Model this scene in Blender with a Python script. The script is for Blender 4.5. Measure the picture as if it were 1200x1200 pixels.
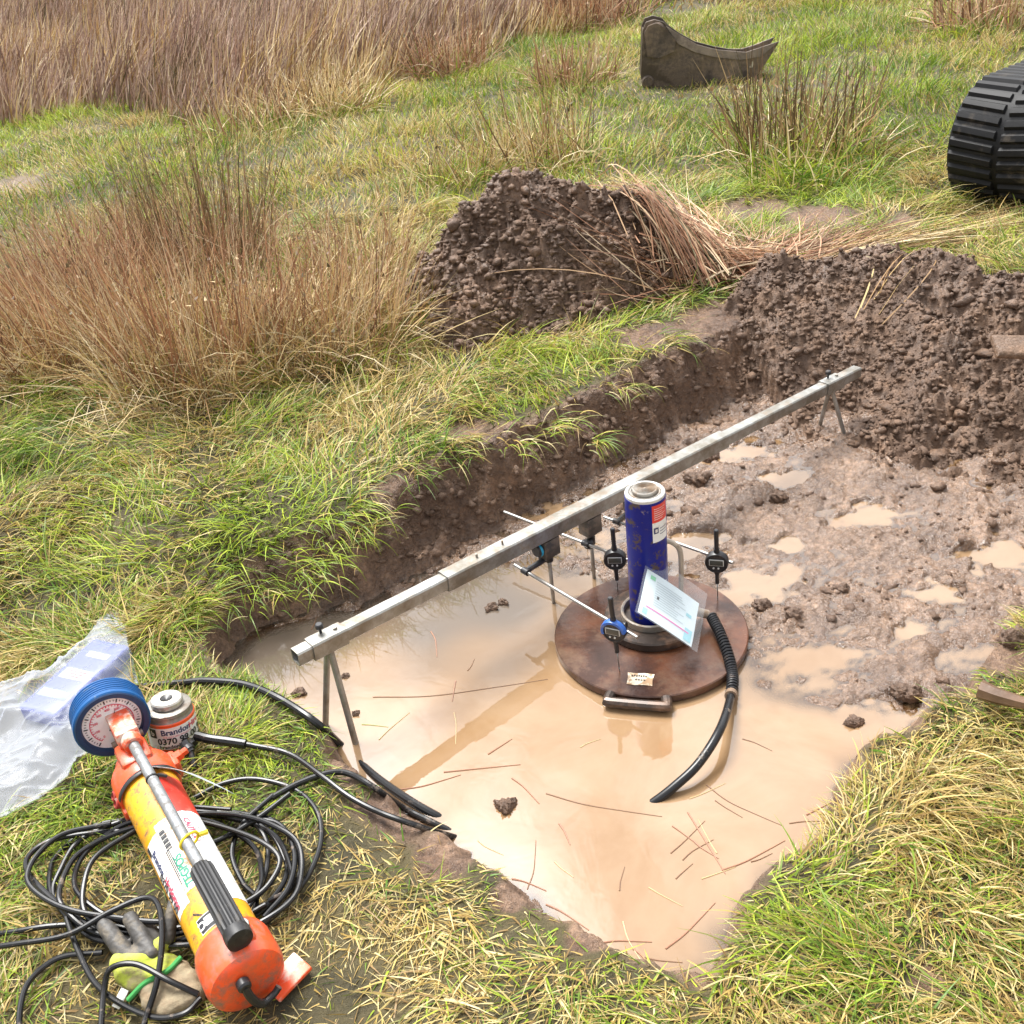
import bpy, bmesh, math, random
import numpy as np
from mathutils import Vector, Matrix

for _o in list(bpy.data.objects):
    bpy.data.objects.remove(_o, do_unlink=True)
random.seed(7)
rng = np.random.default_rng(11)
scene = bpy.context.scene
COL = scene.collection

# ------------------------------------------------------------------ camera
F = 1203.0                      # focal length in photo pixels (1200 px square)
PITCH = math.radians(32.0)
ROLL = math.radians(7.0)
CAM = Vector((0, 0, 1.72))
_f = Vector((0, math.cos(PITCH), -math.sin(PITCH)))
_r0 = Vector((1, 0, 0)); _u0 = _r0.cross(_f)
_r = math.cos(ROLL) * _r0 - math.sin(ROLL) * _u0
_u = math.sin(ROLL) * _r0 + math.cos(ROLL) * _u0
cd = bpy.data.cameras.new('camera'); cam = bpy.data.objects.new('camera', cd); COL.objects.link(cam)
cd.sensor_width = 36; cd.lens = 36 * F / 1200; cd.clip_start = 0.05; cd.clip_end = 3000
cam.matrix_world = Matrix(((_r.x, _u.x, -_f.x, CAM.x), (_r.y, _u.y, -_f.y, CAM.y), (_r.z, _u.z, -_f.z, CAM.z), (0, 0, 0, 1)))
scene.camera = cam
scene.render.resolution_x = 1024; scene.render.resolution_y = 1024

# ------------------------------------------------------------------ world, sun, exposure (bright overcast)
SUN_EL, SUN_AZ = math.radians(64), math.radians(-30)      # azimuth from +Y towards +X
w = bpy.data.worlds.new('World'); scene.world = w; w.use_nodes = True
nt = w.node_tree; nt.nodes.clear()
sky = nt.nodes.new('ShaderNodeTexSky'); sky.sky_type = 'NISHITA'; sky.sun_disc = False
sky.sun_elevation = SUN_EL; sky.sun_rotation = SUN_AZ; sky.dust_density = 4.0; sky.air_density = 1.0; sky.ozone_density = 1.0
hs = nt.nodes.new('ShaderNodeHueSaturation'); hs.inputs['Saturation'].default_value = 0.12
bg = nt.nodes.new('ShaderNodeBackground'); bg.inputs['Strength'].default_value = 0.15
wo = nt.nodes.new('ShaderNodeOutputWorld')
_tc = nt.nodes.new('ShaderNodeTexCoord'); _cn = nt.nodes.new('ShaderNodeTexNoise'); _cn.inputs['Scale'].default_value = 2.6; _cn.inputs['Detail'].default_value = 7; _cn.inputs['Distortion'].default_value = .4  # cloud noise added to the unseen sky to vary its reflection in the water
_mp = nt.nodes.new('ShaderNodeMapping'); _mp.inputs['Location'].default_value = (3.1, 1.7, .4); _mr = nt.nodes.new('ShaderNodeMapRange'); _mr.inputs[1].default_value = .40; _mr.inputs[2].default_value = .60; _mr.inputs[3].default_value = .55; _mr.inputs[4].default_value = 1.5
_vm = nt.nodes.new('ShaderNodeVectorMath'); _vm.operation = 'SCALE'
nt.links.new(_tc.outputs['Generated'], _mp.inputs['Vector']); nt.links.new(_mp.outputs[0], _cn.inputs['Vector']); nt.links.new(_cn.outputs['Fac'], _mr.inputs[0]); nt.links.new(sky.outputs[0], _vm.inputs[0]); nt.links.new(_mr.outputs[0], _vm.inputs['Scale'])
nt.links.new(_vm.outputs[0], hs.inputs['Color']); nt.links.new(hs.outputs[0], bg.inputs['Color']); nt.links.new(bg.outputs[0], wo.inputs['Surface'])
sl = bpy.data.lights.new('sun', 'SUN'); sl.energy = 2.6; sl.angle = math.radians(24); sl.color = (1.0, 0.98, 0.94)
so = bpy.data.objects.new('sun', sl); COL.objects.link(so)
_sd = Vector((math.sin(SUN_AZ) * math.cos(SUN_EL), math.cos(SUN_AZ) * math.cos(SUN_EL), math.sin(SUN_EL)))
so.rotation_euler = (-_sd).to_track_quat('-Z', 'Y').to_euler()
vs = scene.view_settings; vs.view_transform = 'Standard'; vs.look = 'None'; vs.exposure = 1.22; vs.gamma = 1.0

# ------------------------------------------------------------------ projection helpers
def ray(px, py):
    return _f + (px - 600) / F * _r - (py - 600) / F * _u
def at(px, py, z=0.0):
    d = ray(px, py); t = (z - CAM.z) / d.z
    return CAM + t * d
def at_depth(px, py, depth):
    return CAM + ray(px, py) * depth
def proj(p):
    q = Vector(p) - CAM
    return 600 + F * q.dot(_r) / q.dot(_f), 600 - F * q.dot(_u) / q.dot(_f)
def z_over(base, py):
    """height at which the vertical through base crosses photo row py"""
    lo, hi = -0.6, 1.5
    for _ in range(40):
        m = (lo + hi) / 2
        if proj((base[0], base[1], m))[1] > py: lo = m
        else: hi = m
    return (lo + hi) / 2
def np_proj(x, y, z):
    q0, q1, q2 = x - CAM.x, y - CAM.y, z - CAM.z
    dr = q0 * _r.x + q1 * _r.y + q2 * _r.z; du = q0 * _u.x + q1 * _u.y + q2 * _u.z; df = q0 * _f.x + q1 * _f.y + q2 * _f.z
    df = np.where(df < 0.05, 0.05, df)
    return 600 + F * dr / df, 600 - F * du / df

# ------------------------------------------------------------------ noise (numpy)
def _h(ix, iy, s):
    a = (ix.astype(np.int64) * 374761393 + iy.astype(np.int64) * 668265263 + s * 974634777) & 0xFFFFFFFF
    a = ((a ^ (a >> 13)) * 1274126177) & 0xFFFFFFFF
    a = a ^ (a >> 16)
    return (a & 0xFFFFFF) / float(0x1000000)
def noise2(x, y, s=0):
    x = np.asarray(x, float); y = np.asarray(y, float)
    xi = np.floor(x); yi = np.floor(y); fx = x - xi; fy = y - yi
    def g(dx, dy):
        a = _h(xi + dx, yi + dy, s) * 6.2831853
        return np.cos(a) * (fx - dx) + np.sin(a) * (fy - dy)
    u = fx ** 3 * (fx * (fx * 6 - 15) + 10); v = fy ** 3 * (fy * (fy * 6 - 15) + 10)
    return ((g(0, 0) * (1 - u) + g(1, 0) * u) * (1 - v) + (g(0, 1) * (1 - u) + g(1, 1) * u) * v) * 1.5
def fbm(x, y, oct=4, s=0, gain=0.5):
    r = 0; a = 1.0
    for i in range(oct):
        r = r + a * noise2(x * 2 ** i + 13.7 * i, y * 2 ** i - 7.1 * i, s + i); a *= gain
    return r
def lumps(x, y, cell, s=0, keep=1.0):
    """rounded clods: height of random domes, about 0..0.5 cell"""
    x = np.asarray(x, float) / cell; y = np.asarray(y, float) / cell
    xi = np.floor(x); yi = np.floor(y); best = np.zeros_like(x)
    for dx in (-1, 0, 1):
        for dy in (-1, 0, 1):
            cx, cy = xi + dx, yi + dy
            px = cx + _h(cx, cy, s); py = cy + _h(cx, cy, s + 1); rr = 0.35 + 0.5 * _h(cx, cy, s + 2)
            ok = _h(cx, cy, s + 3) < keep
            ang = _h(cx, cy, s + 4) * 3.14; ca, sa = np.cos(ang), np.sin(ang)
            ddx, ddy = x - px, y - py
            d2 = ((ddx * ca + ddy * sa) * 0.8) ** 2 + ((-ddx * sa + ddy * ca) * 1.25) ** 2
            hgt = np.sqrt(np.maximum(0, rr * rr - d2)) * (0.5 + 0.5 * _h(cx, cy, s + 5))
            best = np.where(ok, np.maximum(best, hgt), best)
    return best * cell
def sstep(a, b, x):
    t = np.clip((x - a) / (b - a), 0, 1); return t * t * (3 - 2 * t)
def sdist(poly, x, y):
    """signed distance to polygon, positive outside"""
    x = np.asarray(x, float); y = np.asarray(y, float)
    d = np.full(x.shape, 1e9); ins = np.zeros(x.shape, bool); n = len(poly)
    for i in range(n):
        ax, ay = poly[i]; bx, by = poly[(i + 1) % n]
        ex, ey = bx - ax, by - ay
        t = np.clip(((x - ax) * ex + (y - ay) * ey) / (ex * ex + ey * ey + 1e-12), 0, 1)
        d = np.minimum(d, np.hypot(x - ax - t * ex, y - ay - t * ey))
        c = (ay > y) != (by > y)
        ins ^= c & (x < (bx - ax) * (y - ay) / (by - ay + 1e-12) + ax)
    return np.where(ins, -d, d)
def seg_d(pts, x, y):
    """distance to a polyline and the value interpolated along it; pts = (x, y, value)"""
    d = np.full(np.shape(x), 1e9); v = np.zeros(np.shape(x))
    for (ax, ay, av), (bx, by, bv) in zip(pts[:-1], pts[1:]):
        ex, ey = bx - ax, by - ay
        t = np.clip(((x - ax) * ex + (y - ay) * ey) / (ex * ex + ey * ey), 0, 1)
        dd = np.hypot(x - ax - t * ex, y - ay - t * ey)
        v = np.where(dd < d, av + t * (bv - av), v); d = np.minimum(d, dd)
    return d, v

# ------------------------------------------------------------------ the lie of the land
WATER_Z = -0.20
def pxpoly(pts, z): return [tuple(at(a, b, z)[:2]) for a, b in pts]
FOOT = pxpoly([(262, 790), (285, 740), (345, 722), (425, 706), (500, 662), (560, 630), (625, 600), (700, 555), (760, 522), (830, 488), (930, 440),
               (1100, 420), (1330, 400), (1420, 640), (1270, 700), (1195, 722), (1162, 748), (1142, 800), (1105, 832), (1062, 858), (1000, 882), (980, 905),
               (972, 958), (905, 1022), (850, 1085), (836, 1118), (802, 1153), (765, 1140), (700, 1102), (610, 1040), (552, 992), (478, 965),
               (425, 905), (378, 858), (318, 826)], WATER_Z)
POOL = pxpoly([(255, 795), (285, 745), (420, 712), (470, 700), (560, 655), (640, 662), (690, 705), (700, 760), (880, 775), (890, 806), (960, 822), (1062, 835),
               (1075, 850), (1000, 900), (990, 960), (910, 1040), (850, 1100), (840, 1130), (800, 1180), (690, 1120), (540, 1010), (420, 920), (300, 840)], WATER_Z)
HEAP_A = [(-0.02, 4.50, 0.44), (0.12, 4.54, 0.54), (0.36, 4.58, 0.53), (0.58, 4.56, 0.44), (0.85, 4.50, 0.30)]
HEAP_B = [(0.78, 3.98, -0.04), (0.98, 4.06, 0.08), (1.18, 4.08, 0.20), (1.36, 4.02, 0.20), (1.62, 3.95, 0.26), (1.95, 3.74, 0.20), (2.3, 3.5, .24), (3.2, 3.1, 0.28)]
# mud patches on the bank, (photo x, y, z, radius m)
PATCH = [(455, 582, .06, .09), (497, 556, .06, .08), (540, 498, .08, .10), (400, 640, .04, .05), (585, 500, .08, .09), (760, 385, .1, .14), (830, 370, .1, .22), (900, 345, .1, .2), (690, 395, .1, .06),
         (470, 950, -.12, .10), (530, 1000, -.12, .08), (420, 905, -.14, .07), (880, 246, .05, .2), (960, 258, .05, .22), (1050, 264, .05, .12), (1095, 1140, -.1, .045), (815, 1140, -.12, .05), (600, 1045, -.12, .05), (690, 1100, -.12, .05),
         (1180, 770, -.1, .10), (10, 212, .1, .28), (640, 250, .1, .15)]
PATCHW = [(at(a, b, z).x, at(a, b, z).y, r) for a, b, z, r in PATCH]
def grass_level(x, y):
    t = sstep(2.2, 3.0, y + 0.12 * x)
    return -0.105 + 0.165 * t + 0.030 * noise2(x * 0.9, y * 0.9, 3) + 0.02 * noise2(x * 3, y * 3, 5) + 0.05 * sstep(6, 14, y) * noise2(x * .25, y * .25, 9)
def foot_d(x, y):
    return sdist(FOOT, x, y) + 0.030 * noise2(x * 6, y * 6, 21) + 0.022 * noise2(x * 17, y * 17, 22)
def soil_mask(x, y, d=None):
    if d is None: d = foot_d(x, y)
    t = sstep(2.2, 3.0, y + 0.12 * x)
    m = 1 - sstep(0.0, 0.04, d - (0.03 + 0.09 * t))
    for px, py, r in PATCHW:
        dd = np.hypot(x - px, y - py) + 0.5 * r * noise2(x * 9, y * 9, 33)
        m = np.maximum(m, 1 - sstep(r * 0.75, r * 1.15, dd))
    return m
def crumble(x, y, s, a=1.0):
    qx = x + .03 * noise2(x * 9, y * 9, s + 50); qy = y + .03 * noise2(x * 9, y * 9, s + 60)
    h = 0
    for f, am in ((4.5, .040), (10, .040), (22, .028), (46, .016), (90, .008)): h = h + am * (np.abs(noise2(qx * f, qy * f, s + int(f))) - .25)
    return a * h
PUDDLES = [(885, 688, .115, .062), (818, 642, .10, .06), (1018, 606, .10, .05), (690, 690, .09, .05), (850, 532, .13, .05), (742, 522, .12, .06), (790, 640, .05, .05), (925, 560, .08, .04), (1180, 650, .12, .06), (960, 770, .07, .04), (1100, 690, .07, .04), (1010, 845, .10, .04), (660, 600, .12, .05), (930, 640, .05, .03), (1060, 740, .05, .03)]
PUDW = [(at(a, b, WATER_Z).x, at(a, b, WATER_Z).y, rx, ry) for a, b, rx, ry in PUDDLES]
def terrain(x, y):
    d = foot_d(x, y); t = sstep(2.2, 3.0, y + 0.12 * x)
    g = grass_level(x, y)
    pool = sdist(POOL, x, y) + 0.03 * noise2(x * 7, y * 7, 41)
    floor = WATER_Z + 0.009 - 0.05 * sstep(0.06, -0.14, pool) + 0.012 * sstep(0.1, 0.7, pool)
    churn = sstep(-0.02, 0.05, pool)
    floor = floor + churn * (0.016 * fbm(x * 3.6, y * 5.5, 3, 51) + 0.42 * lumps(x, y, 0.05, 61, 0.5) * sstep(-.2, .3, noise2(x * 3, y * 3, 55)) + 0.32 * lumps(x, y, 0.02, 65, .55) - 0.012 + .42 * crumble(x, y * 1.3, 60))
    pn = .65 * noise2(x * 9, y * 12, 57) + .5 * noise2(x * 21, y * 25, 58) + .25 * noise2(x * 45, y * 45, 59)
    for qx, qy, rx, ry in PUDW:
        e = np.hypot((x - qx) / (rx * 1.25), (y - qy) / (ry * 1.35)) + pn; floor = floor - (0.040 * (1 - sstep(.55, 1.25, e))) * np.clip((floor - WATER_Z + .02) / .04, 0, 1.3)
    floor = floor + (1 - churn) * 0.010 * fbm(x * 6, y * 6, 3, 52)
    wall_w = 0.05 + 0.08 * t
    k = np.clip(d / wall_w, 0, 1)
    prof = np.where(t > 0.4, k ** 0.75, k * k * (3 - 2 * k))
    z = floor + (g - floor) * prof
    onwall = np.clip(1 - np.abs(k - 0.5) * 2, 0, 1) ** 0.5 * (d > 0) * (d < wall_w)
    z = z + onwall * (0.4 * lumps(x, y, 0.06, 71, .6) + 0.5 * lumps(x, y, 0.025, 75, .8) - 0.018 + 0.03 * noise2(x * 8, y * 8, 77) + .8 * crumble(x, y, 70)) * (0.3 + 0.7 * t)
    z = np.where(d < 0, floor, z)
    s = soil_mask(x, y, d) * (d > wall_w * 0.9)
    z = z + s * (0.4 * lumps(x, y, 0.06, 81, .6) + 0.35 * lumps(x, y, .025, 85, .7) - 0.012)
    return z
def tz(x, y): return float(terrain(np.array([x]), np.array([y]))[0])
def heap_a(x, y):
    d, v = seg_d(HEAP_A, x, y)
    base = v + 0.02 - 0.92 * np.maximum(0, d - 0.04) - 0.03 * sstep(0, .1, d)
    n = 0.06 * fbm(x * 3, y * 3, 3, 101) + 1.7 * crumble(x, y, 110) + 0.30 * lumps(x, y, 0.11, 111, .35) + 0.30 * lumps(x, y, 0.05, 115, .5) + 0.3 * lumps(x, y, 0.022, 119, .5) - 0.012
    return base + n
def heap_b(x, y):
    d, v = seg_d(HEAP_B, x, y)
    base = v + 0.0 - 0.475 * np.maximum(0, d - 0.05) + .03 * noise2(x * 1.8, y * 1.8, 139) - 0.02 * sstep(0, .1, d)
    n = 0.07 * fbm(x * 2.6, y * 2.6, 3, 131) + 1.5 * crumble(x, y, 140) + 0.25 * lumps(x, y, 0.08, 141, .3) + 0.25 * lumps(x, y, 0.04, 145, .4) + 0.35 * lumps(x, y, 0.019, 149, .55) - 0.012
    lim = WATER_Z - .02 + 0.95 * np.maximum(0, np.hypot(x - 1.28, (y - 3.40) * 1.0) - 0.10)
    h = base + n
    return np.where(h > lim, lim + np.minimum(.3 * n, .03) + .10 * (h - lim), h)

# ------------------------------------------------------------------ object helpers
def tag(o, label=None, cat=None, group=None, kind=None):
    if label: o['label'] = label
    if cat: o['category'] = cat
    if group: o['group'] = group
    if kind: o['kind'] = kind
    return o
def thing(name, loc, label, cat, group=None):
    o = bpy.data.objects.new(name, None); COL.objects.link(o); o.location = loc; o.empty_display_size = 0.1
    return tag(o, label, cat, group)
def root_of(o):
    while o.parent: o = o.parent
    return o
def link_mesh(name, me, parent=None, loc=None):
    o = bpy.data.objects.new(name, me); COL.objects.link(o)
    if parent is not None:
        o.parent = parent
        L = root_of(parent).location
    else:
        L = Vector(loc) if loc is not None else Vector((0, 0, 0)); o.location = L
    if L.length > 0: me.transform(Matrix.Translation(-L))
    return o
def np_mesh(name, V, loops, starts, totals, mats, smooth=False, col=None, attrs=None):
    me = bpy.data.meshes.new(name)
    me.vertices.add(len(V)); me.vertices.foreach_set('co', np.ascontiguousarray(V, np.float32).ravel())
    me.loops.add(len(loops)); me.loops.foreach_set('vertex_index', np.ascontiguousarray(loops, np.int32).ravel())
    me.polygons.add(len(starts)); me.polygons.foreach_set('loop_start', np.ascontiguousarray(starts, np.int32)); me.polygons.foreach_set('loop_total', np.ascontiguousarray(totals, np.int32))
    if smooth: me.polygons.foreach_set('use_smooth', np.ones(len(starts), bool))
    if col is not None:
        a = me.color_attributes.new('tint', 'FLOAT_COLOR', 'POINT'); a.data.foreach_set('color', np.ascontiguousarray(col, np.float32).ravel())
    for k, v in (attrs or {}).items():
        a = me.attributes.new(k, 'FLOAT', 'POINT'); a.data.foreach_set('value', np.ascontiguousarray(v, np.float32).ravel())
    me.update(calc_edges=True)
    for m in mats: me.materials.append(m)
    return me
def quads_mesh(name, V, Q, mats, smooth=False, col=None, attrs=None):
    Q = np.asarray(Q); n = len(Q)
    return np_mesh(name, V, Q.ravel(), np.arange(n) * Q.shape[1], np.full(n, Q.shape[1]), mats, smooth, col, attrs)
def grid_mesh(name, X, Y, Z, mats, keep=None, smooth=True, attrs=None):
    ny, nx = X.shape
    idx = np.arange(nx * ny).reshape(ny, nx)
    Q = np.stack([idx[:-1, :-1], idx[:-1, 1:], idx[1:, 1:], idx[1:, :-1]], -1).reshape(-1, 4)
    V = np.stack([X, Y, Z], -1).reshape(-1, 3)
    if keep is not None:
        kf = keep.ravel()[Q].any(1); Q = Q[kf]
        used = np.unique(Q); mp = -np.ones(len(V), int); mp[used] = np.arange(len(used)); Q = mp[Q]; V = V[used]
        attrs = {k: v.ravel()[used] for k, v in (attrs or {}).items()}
    else:
        attrs = {k: v.ravel() for k, v in (attrs or {}).items()}
    return quads_mesh(name, V, Q, mats, smooth, None, attrs)

def frame(o, z, x=None):
    z = Vector(z).normalized()
    if x is None: x = Vector((1, 0, 0)) if abs(z.x) < 0.9 else Vector((0, 1, 0))
    x = Vector(x); x = (x - x.dot(z) * z).normalized(); y = z.cross(x); o = Vector(o)
    return Matrix(((x.x, y.x, z.x, o.x), (x.y, y.y, z.y, o.y), (x.z, y.z, z.z, o.z), (0, 0, 0, 1)))
def smooth_path(pts, n=8):
    """Catmull-Rom through points"""
    P = [Vector(p) for p in pts]; P = [2 * P[0] - P[1]] + P + [2 * P[-1] - P[-2]]; out = []
    for i in range(1, len(P) - 2):
        a, b, c, d = P[i - 1:i + 3]
        for k in range(n):
            t = k / n
            out.append(0.5 * ((2 * b) + (c - a) * t + (2 * a - 5 * b + 4 * c - d) * t * t + (3 * b - a - 3 * c + d) * t ** 3))
    out.append(P[-2]); return out
class MB:
    def __init__(self): self.v = []; self.f = []; self.m = []
    def add(self, vs, fs, mi=0):
        b = len(self.v); self.v += [Vector(p) for p in vs]; self.f += [tuple(b + i for i in f) for f in fs]; self.m += [mi] * len(fs)
    def bm_add(self, bm, M=None, mi=0):
        bm.verts.index_update()
        self.add([(M @ v.co if M else v.co.copy()) for v in bm.verts], [[v.index for v in f.verts] for f in bm.faces], mi); bm.free()
    def box(self, M, size, bev=0.0, mi=0, seg=2):
        bm = bmesh.new(); bmesh.ops.create_cube(bm, size=1.0)
        for v in bm.verts: v.co = Vector((v.co.x * size[0], v.co.y * size[1], v.co.z * size[2]))
        if bev: bmesh.ops.bevel(bm, geom=bm.edges[:], offset=bev, segments=seg, affect='EDGES', profile=0.5)
        self.bm_add(bm, M, mi)
    def prism(self, poly, M, h, bev=0.0, mi=0):
        """poly in local xy extruded z 0..h"""
        bm = bmesh.new(); vs = [bm.verts.new((a, b, 0)) for a, b in poly]; f = bm.faces.new(vs)
        r = bmesh.ops.extrude_face_region(bm, geom=[f])
        for e in r['geom']:
            if isinstance(e, bmesh.types.BMVert): e.co.z += h
        bmesh.ops.recalc_face_normals(bm, faces=bm.faces[:])
        if bev: bmesh.ops.bevel(bm, geom=bm.edges[:], offset=bev, segments=2, affect='EDGES')
        self.bm_add(bm, M, mi)
    def lathe(self, prof, M, n=40, mi=0, a0=0, a1=2 * math.pi):
        """prof list of (r, z); closed at r=0"""
        full = abs(a1 - a0 - 2 * math.pi) < 1e-6
        k = n if full else n + 1; vs = []; fs = []
        for r, z in prof:
            for i in range(k):
                a = a0 + (a1 - a0) * i / n; vs.append(M @ Vector((r * math.cos(a), r * math.sin(a), z)))
        for j in range(len(prof) - 1):
            for i in range(n):
                i2 = (i + 1) % k
                fs.append((j * k + i, j * k + i2, (j + 1) * k + i2, (j + 1) * k + i))
        self.add(vs, fs, mi)
    def tube(self, pts, r, n=10, mi=0, cap=True):
        P = [Vector(p) for p in pts]; rr = r if hasattr(r, '__len__') else [r] * len(P)
        T = [(P[min(i + 1, len(P) - 1)] - P[max(i - 1, 0)]).normalized() for i in range(len(P))]
        x = T[0].orthogonal().normalized(); vs = []; fs = []
        for i, p in enumerate(P):
            x = (x - x.dot(T[i]) * T[i]).normalized(); y = T[i].cross(x)
            for k in range(n):
                a = 2 * math.pi * k / n; vs.append(p + rr[i] * (math.cos(a) * x + math.sin(a) * y))
        for i in range(len(P) - 1):
            for k in range(n):
                fs.append((i * n + k, i * n + (k + 1) % n, (i + 1) * n + (k + 1) % n, (i + 1) * n + k))
        if cap: fs.append(tuple(range(n - 1, -1, -1))); fs.append(tuple((len(P) - 1) * n + k for k in range(n)))
        self.add(vs, fs, mi)
    def build(self, name, mats, parent=None, loc=None, smooth=True, sharp=35):
        me = bpy.data.meshes.new(name); me.from_pydata([tuple(v) for v in self.v], [], self.f)
        for m in (mats if isinstance(mats, (list, tuple)) else [mats]): me.materials.append(m)
        me.polygons.foreach_set('material_index', self.m)
        bm = bmesh.new(); bm.from_mesh(me); bmesh.ops.recalc_face_normals(bm, faces=bm.faces[:])
        for e in bm.edges:
            if len(e.link_faces) == 2 and e.calc_face_angle(0) > math.radians(sharp): e.smooth = False
        bm.to_mesh(me); bm.free()
        me.polygons.foreach_set('use_smooth', [smooth] * len(me.polygons)); me.update()
        return link_mesh(name, me, parent, loc)
def text_verts(body, size, bold=0.0):
    cu = bpy.data.curves.new('t', 'FONT'); cu.body = body; cu.size = size; cu.offset = bold; cu.resolution_u = 3; cu.align_x = 'CENTER'; cu.align_y = 'CENTER'
    o = bpy.data.objects.new('t', cu); COL.objects.link(o)
    bpy.context.view_layer.update()
    me = bpy.data.meshes.new_from_object(o.evaluated_get(bpy.context.evaluated_depsgraph_get()))
    vs = [v.co.copy() for v in me.vertices]; fs = [tuple(p.vertices) for p in me.polygons]
    bpy.data.objects.remove(o); bpy.data.curves.remove(cu); bpy.data.meshes.remove(me)
    return vs, fs
def text_flat(mb, body, size, M, mi=0, bold=0.0):
    vs, fs = text_verts(body, size, bold); mb.add([M @ v for v in vs], fs, mi)
def text_wrap(mb, body, size, M, r, ang, h, along=0, mi=0, bold=0.0, skew=0.0):
    """text on a cylinder of frame M. along=0: baseline round the cylinder; +1/-1: baseline along +z / -z"""
    vs, fs = text_verts(body, size, bold); out = []
    for v in vs:
        if along == 0: a, z = ang + v.x / r, h + v.y + skew * v.x
        else: a, z = ang - along * v.y / r, h + along * v.x
        out.append(M @ Vector((r * math.cos(a), r * math.sin(a), z)))
    mb.add(out, fs, mi)
def patch_wrap(mb, M, r, a0, a1, h0, h1, mi=0, n=10, rag=0.0):
    vs = []; fs = []
    for i in range(n + 1):
        a = a0 + (a1 - a0) * i / n
        for h in (h0, h1): vs.append(M @ Vector((r * math.cos(a), r * math.sin(a), h + rag * random.uniform(-1, 1))))
    for i in range(n): fs.append((2 * i, 2 * i + 2, 2 * i + 3, 2 * i + 1))
    mb.add(vs, fs, mi)

# ------------------------------------------------------------------ materials
def mat(name, col, rough=0.5, metal=0.0, spec=0.5, var=0.0, vscale=20, dirt=None, dirt_amt=0.4, dscale=8, dsharp=0.08, bump=0.0, bscale=60, dirt_rough=0.7, coat=0.0, rust=None):
    m = bpy.data.materials.new(name); m.use_nodes = True; n = m.node_tree.nodes; l = m.node_tree.links
    b = n['Principled BSDF']; b.inputs['Roughness'].default_value = rough; b.inputs['Metallic'].default_value = metal
    b.inputs['Specular IOR Level'].default_value = spec; b.inputs['Coat Weight'].default_value = coat; b.inputs['Coat Roughness'].default_value = 0.15
    tc = n.new('ShaderNodeTexCoord')
    def nz(scale, det=6, rough_=0.6):
        t = n.new('ShaderNodeTexNoise'); t.inputs['Scale'].default_value = scale; t.inputs['Detail'].default_value = det; t.inputs['Roughness'].default_value = rough_
        l.new(tc.outputs['Object'], t.inputs['Vector']); return t
    c = n.new('ShaderNodeRGB'); c.outputs[0].default_value = (*col, 1); out = c.outputs[0]
    if var:
        t = nz(vscale); mr = n.new('ShaderNodeMapRange'); mr.inputs[1].default_value = 0.3; mr.inputs[2].default_value = 0.7; mr.inputs[3].default_value = 1 - var; mr.inputs[4].default_value = 1 + var
        l.new(t.outputs['Fac'], mr.inputs[0]); mx = n.new('ShaderNodeVectorMath'); mx.operation = 'SCALE'; l.new(out, mx.inputs[0]); l.new(mr.outputs[0], mx.inputs['Scale']); out = mx.outputs[0]
    for dc, amt, sc in ((dirt, dirt_amt, dscale), rust or (None, 0, 0)):
        if dc is None: continue
        t = nz(sc, 8, 0.7); mr = n.new('ShaderNodeMapRange'); e = 0.72 - 0.45 * amt
        mr.inputs[1].default_value = e - dsharp; mr.inputs[2].default_value = e + dsharp; l.new(t.outputs['Fac'], mr.inputs[0])
        mx = n.new('ShaderNodeMix'); mx.data_type = 'RGBA'; l.new(mr.outputs[0], mx.inputs[0]); l.new(out, mx.inputs[6]); mx.inputs[7].default_value = (*dc, 1); out = mx.outputs[2]
        rm = n.new('ShaderNodeMapRange'); rm.inputs[3].default_value = rough; rm.inputs[4].default_value = dirt_rough; l.new(mr.outputs[0], rm.inputs[0]); l.new(rm.outputs[0], b.inputs['Roughness'])
        if metal: 
            mm = n.new('ShaderNodeMapRange'); mm.inputs[3].default_value = metal; mm.inputs[4].default_value = 0; l.new(mr.outputs[0], mm.inputs[0]); l.new(mm.outputs[0], b.inputs['Metallic'])
    l.new(out, b.inputs['Base Color'])
    if bump:
        t = nz(bscale, 5); bp = n.new('ShaderNodeBump'); bp.inputs['Strength'].default_value = bump; bp.inputs['Distance'].default_value = 0.002
        l.new(t.outputs['Fac'], bp.inputs['Height']); l.new(bp.outputs[0], b.inputs['Normal'])
    return m
MUD = (0.16, 0.095, 0.06)
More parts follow.
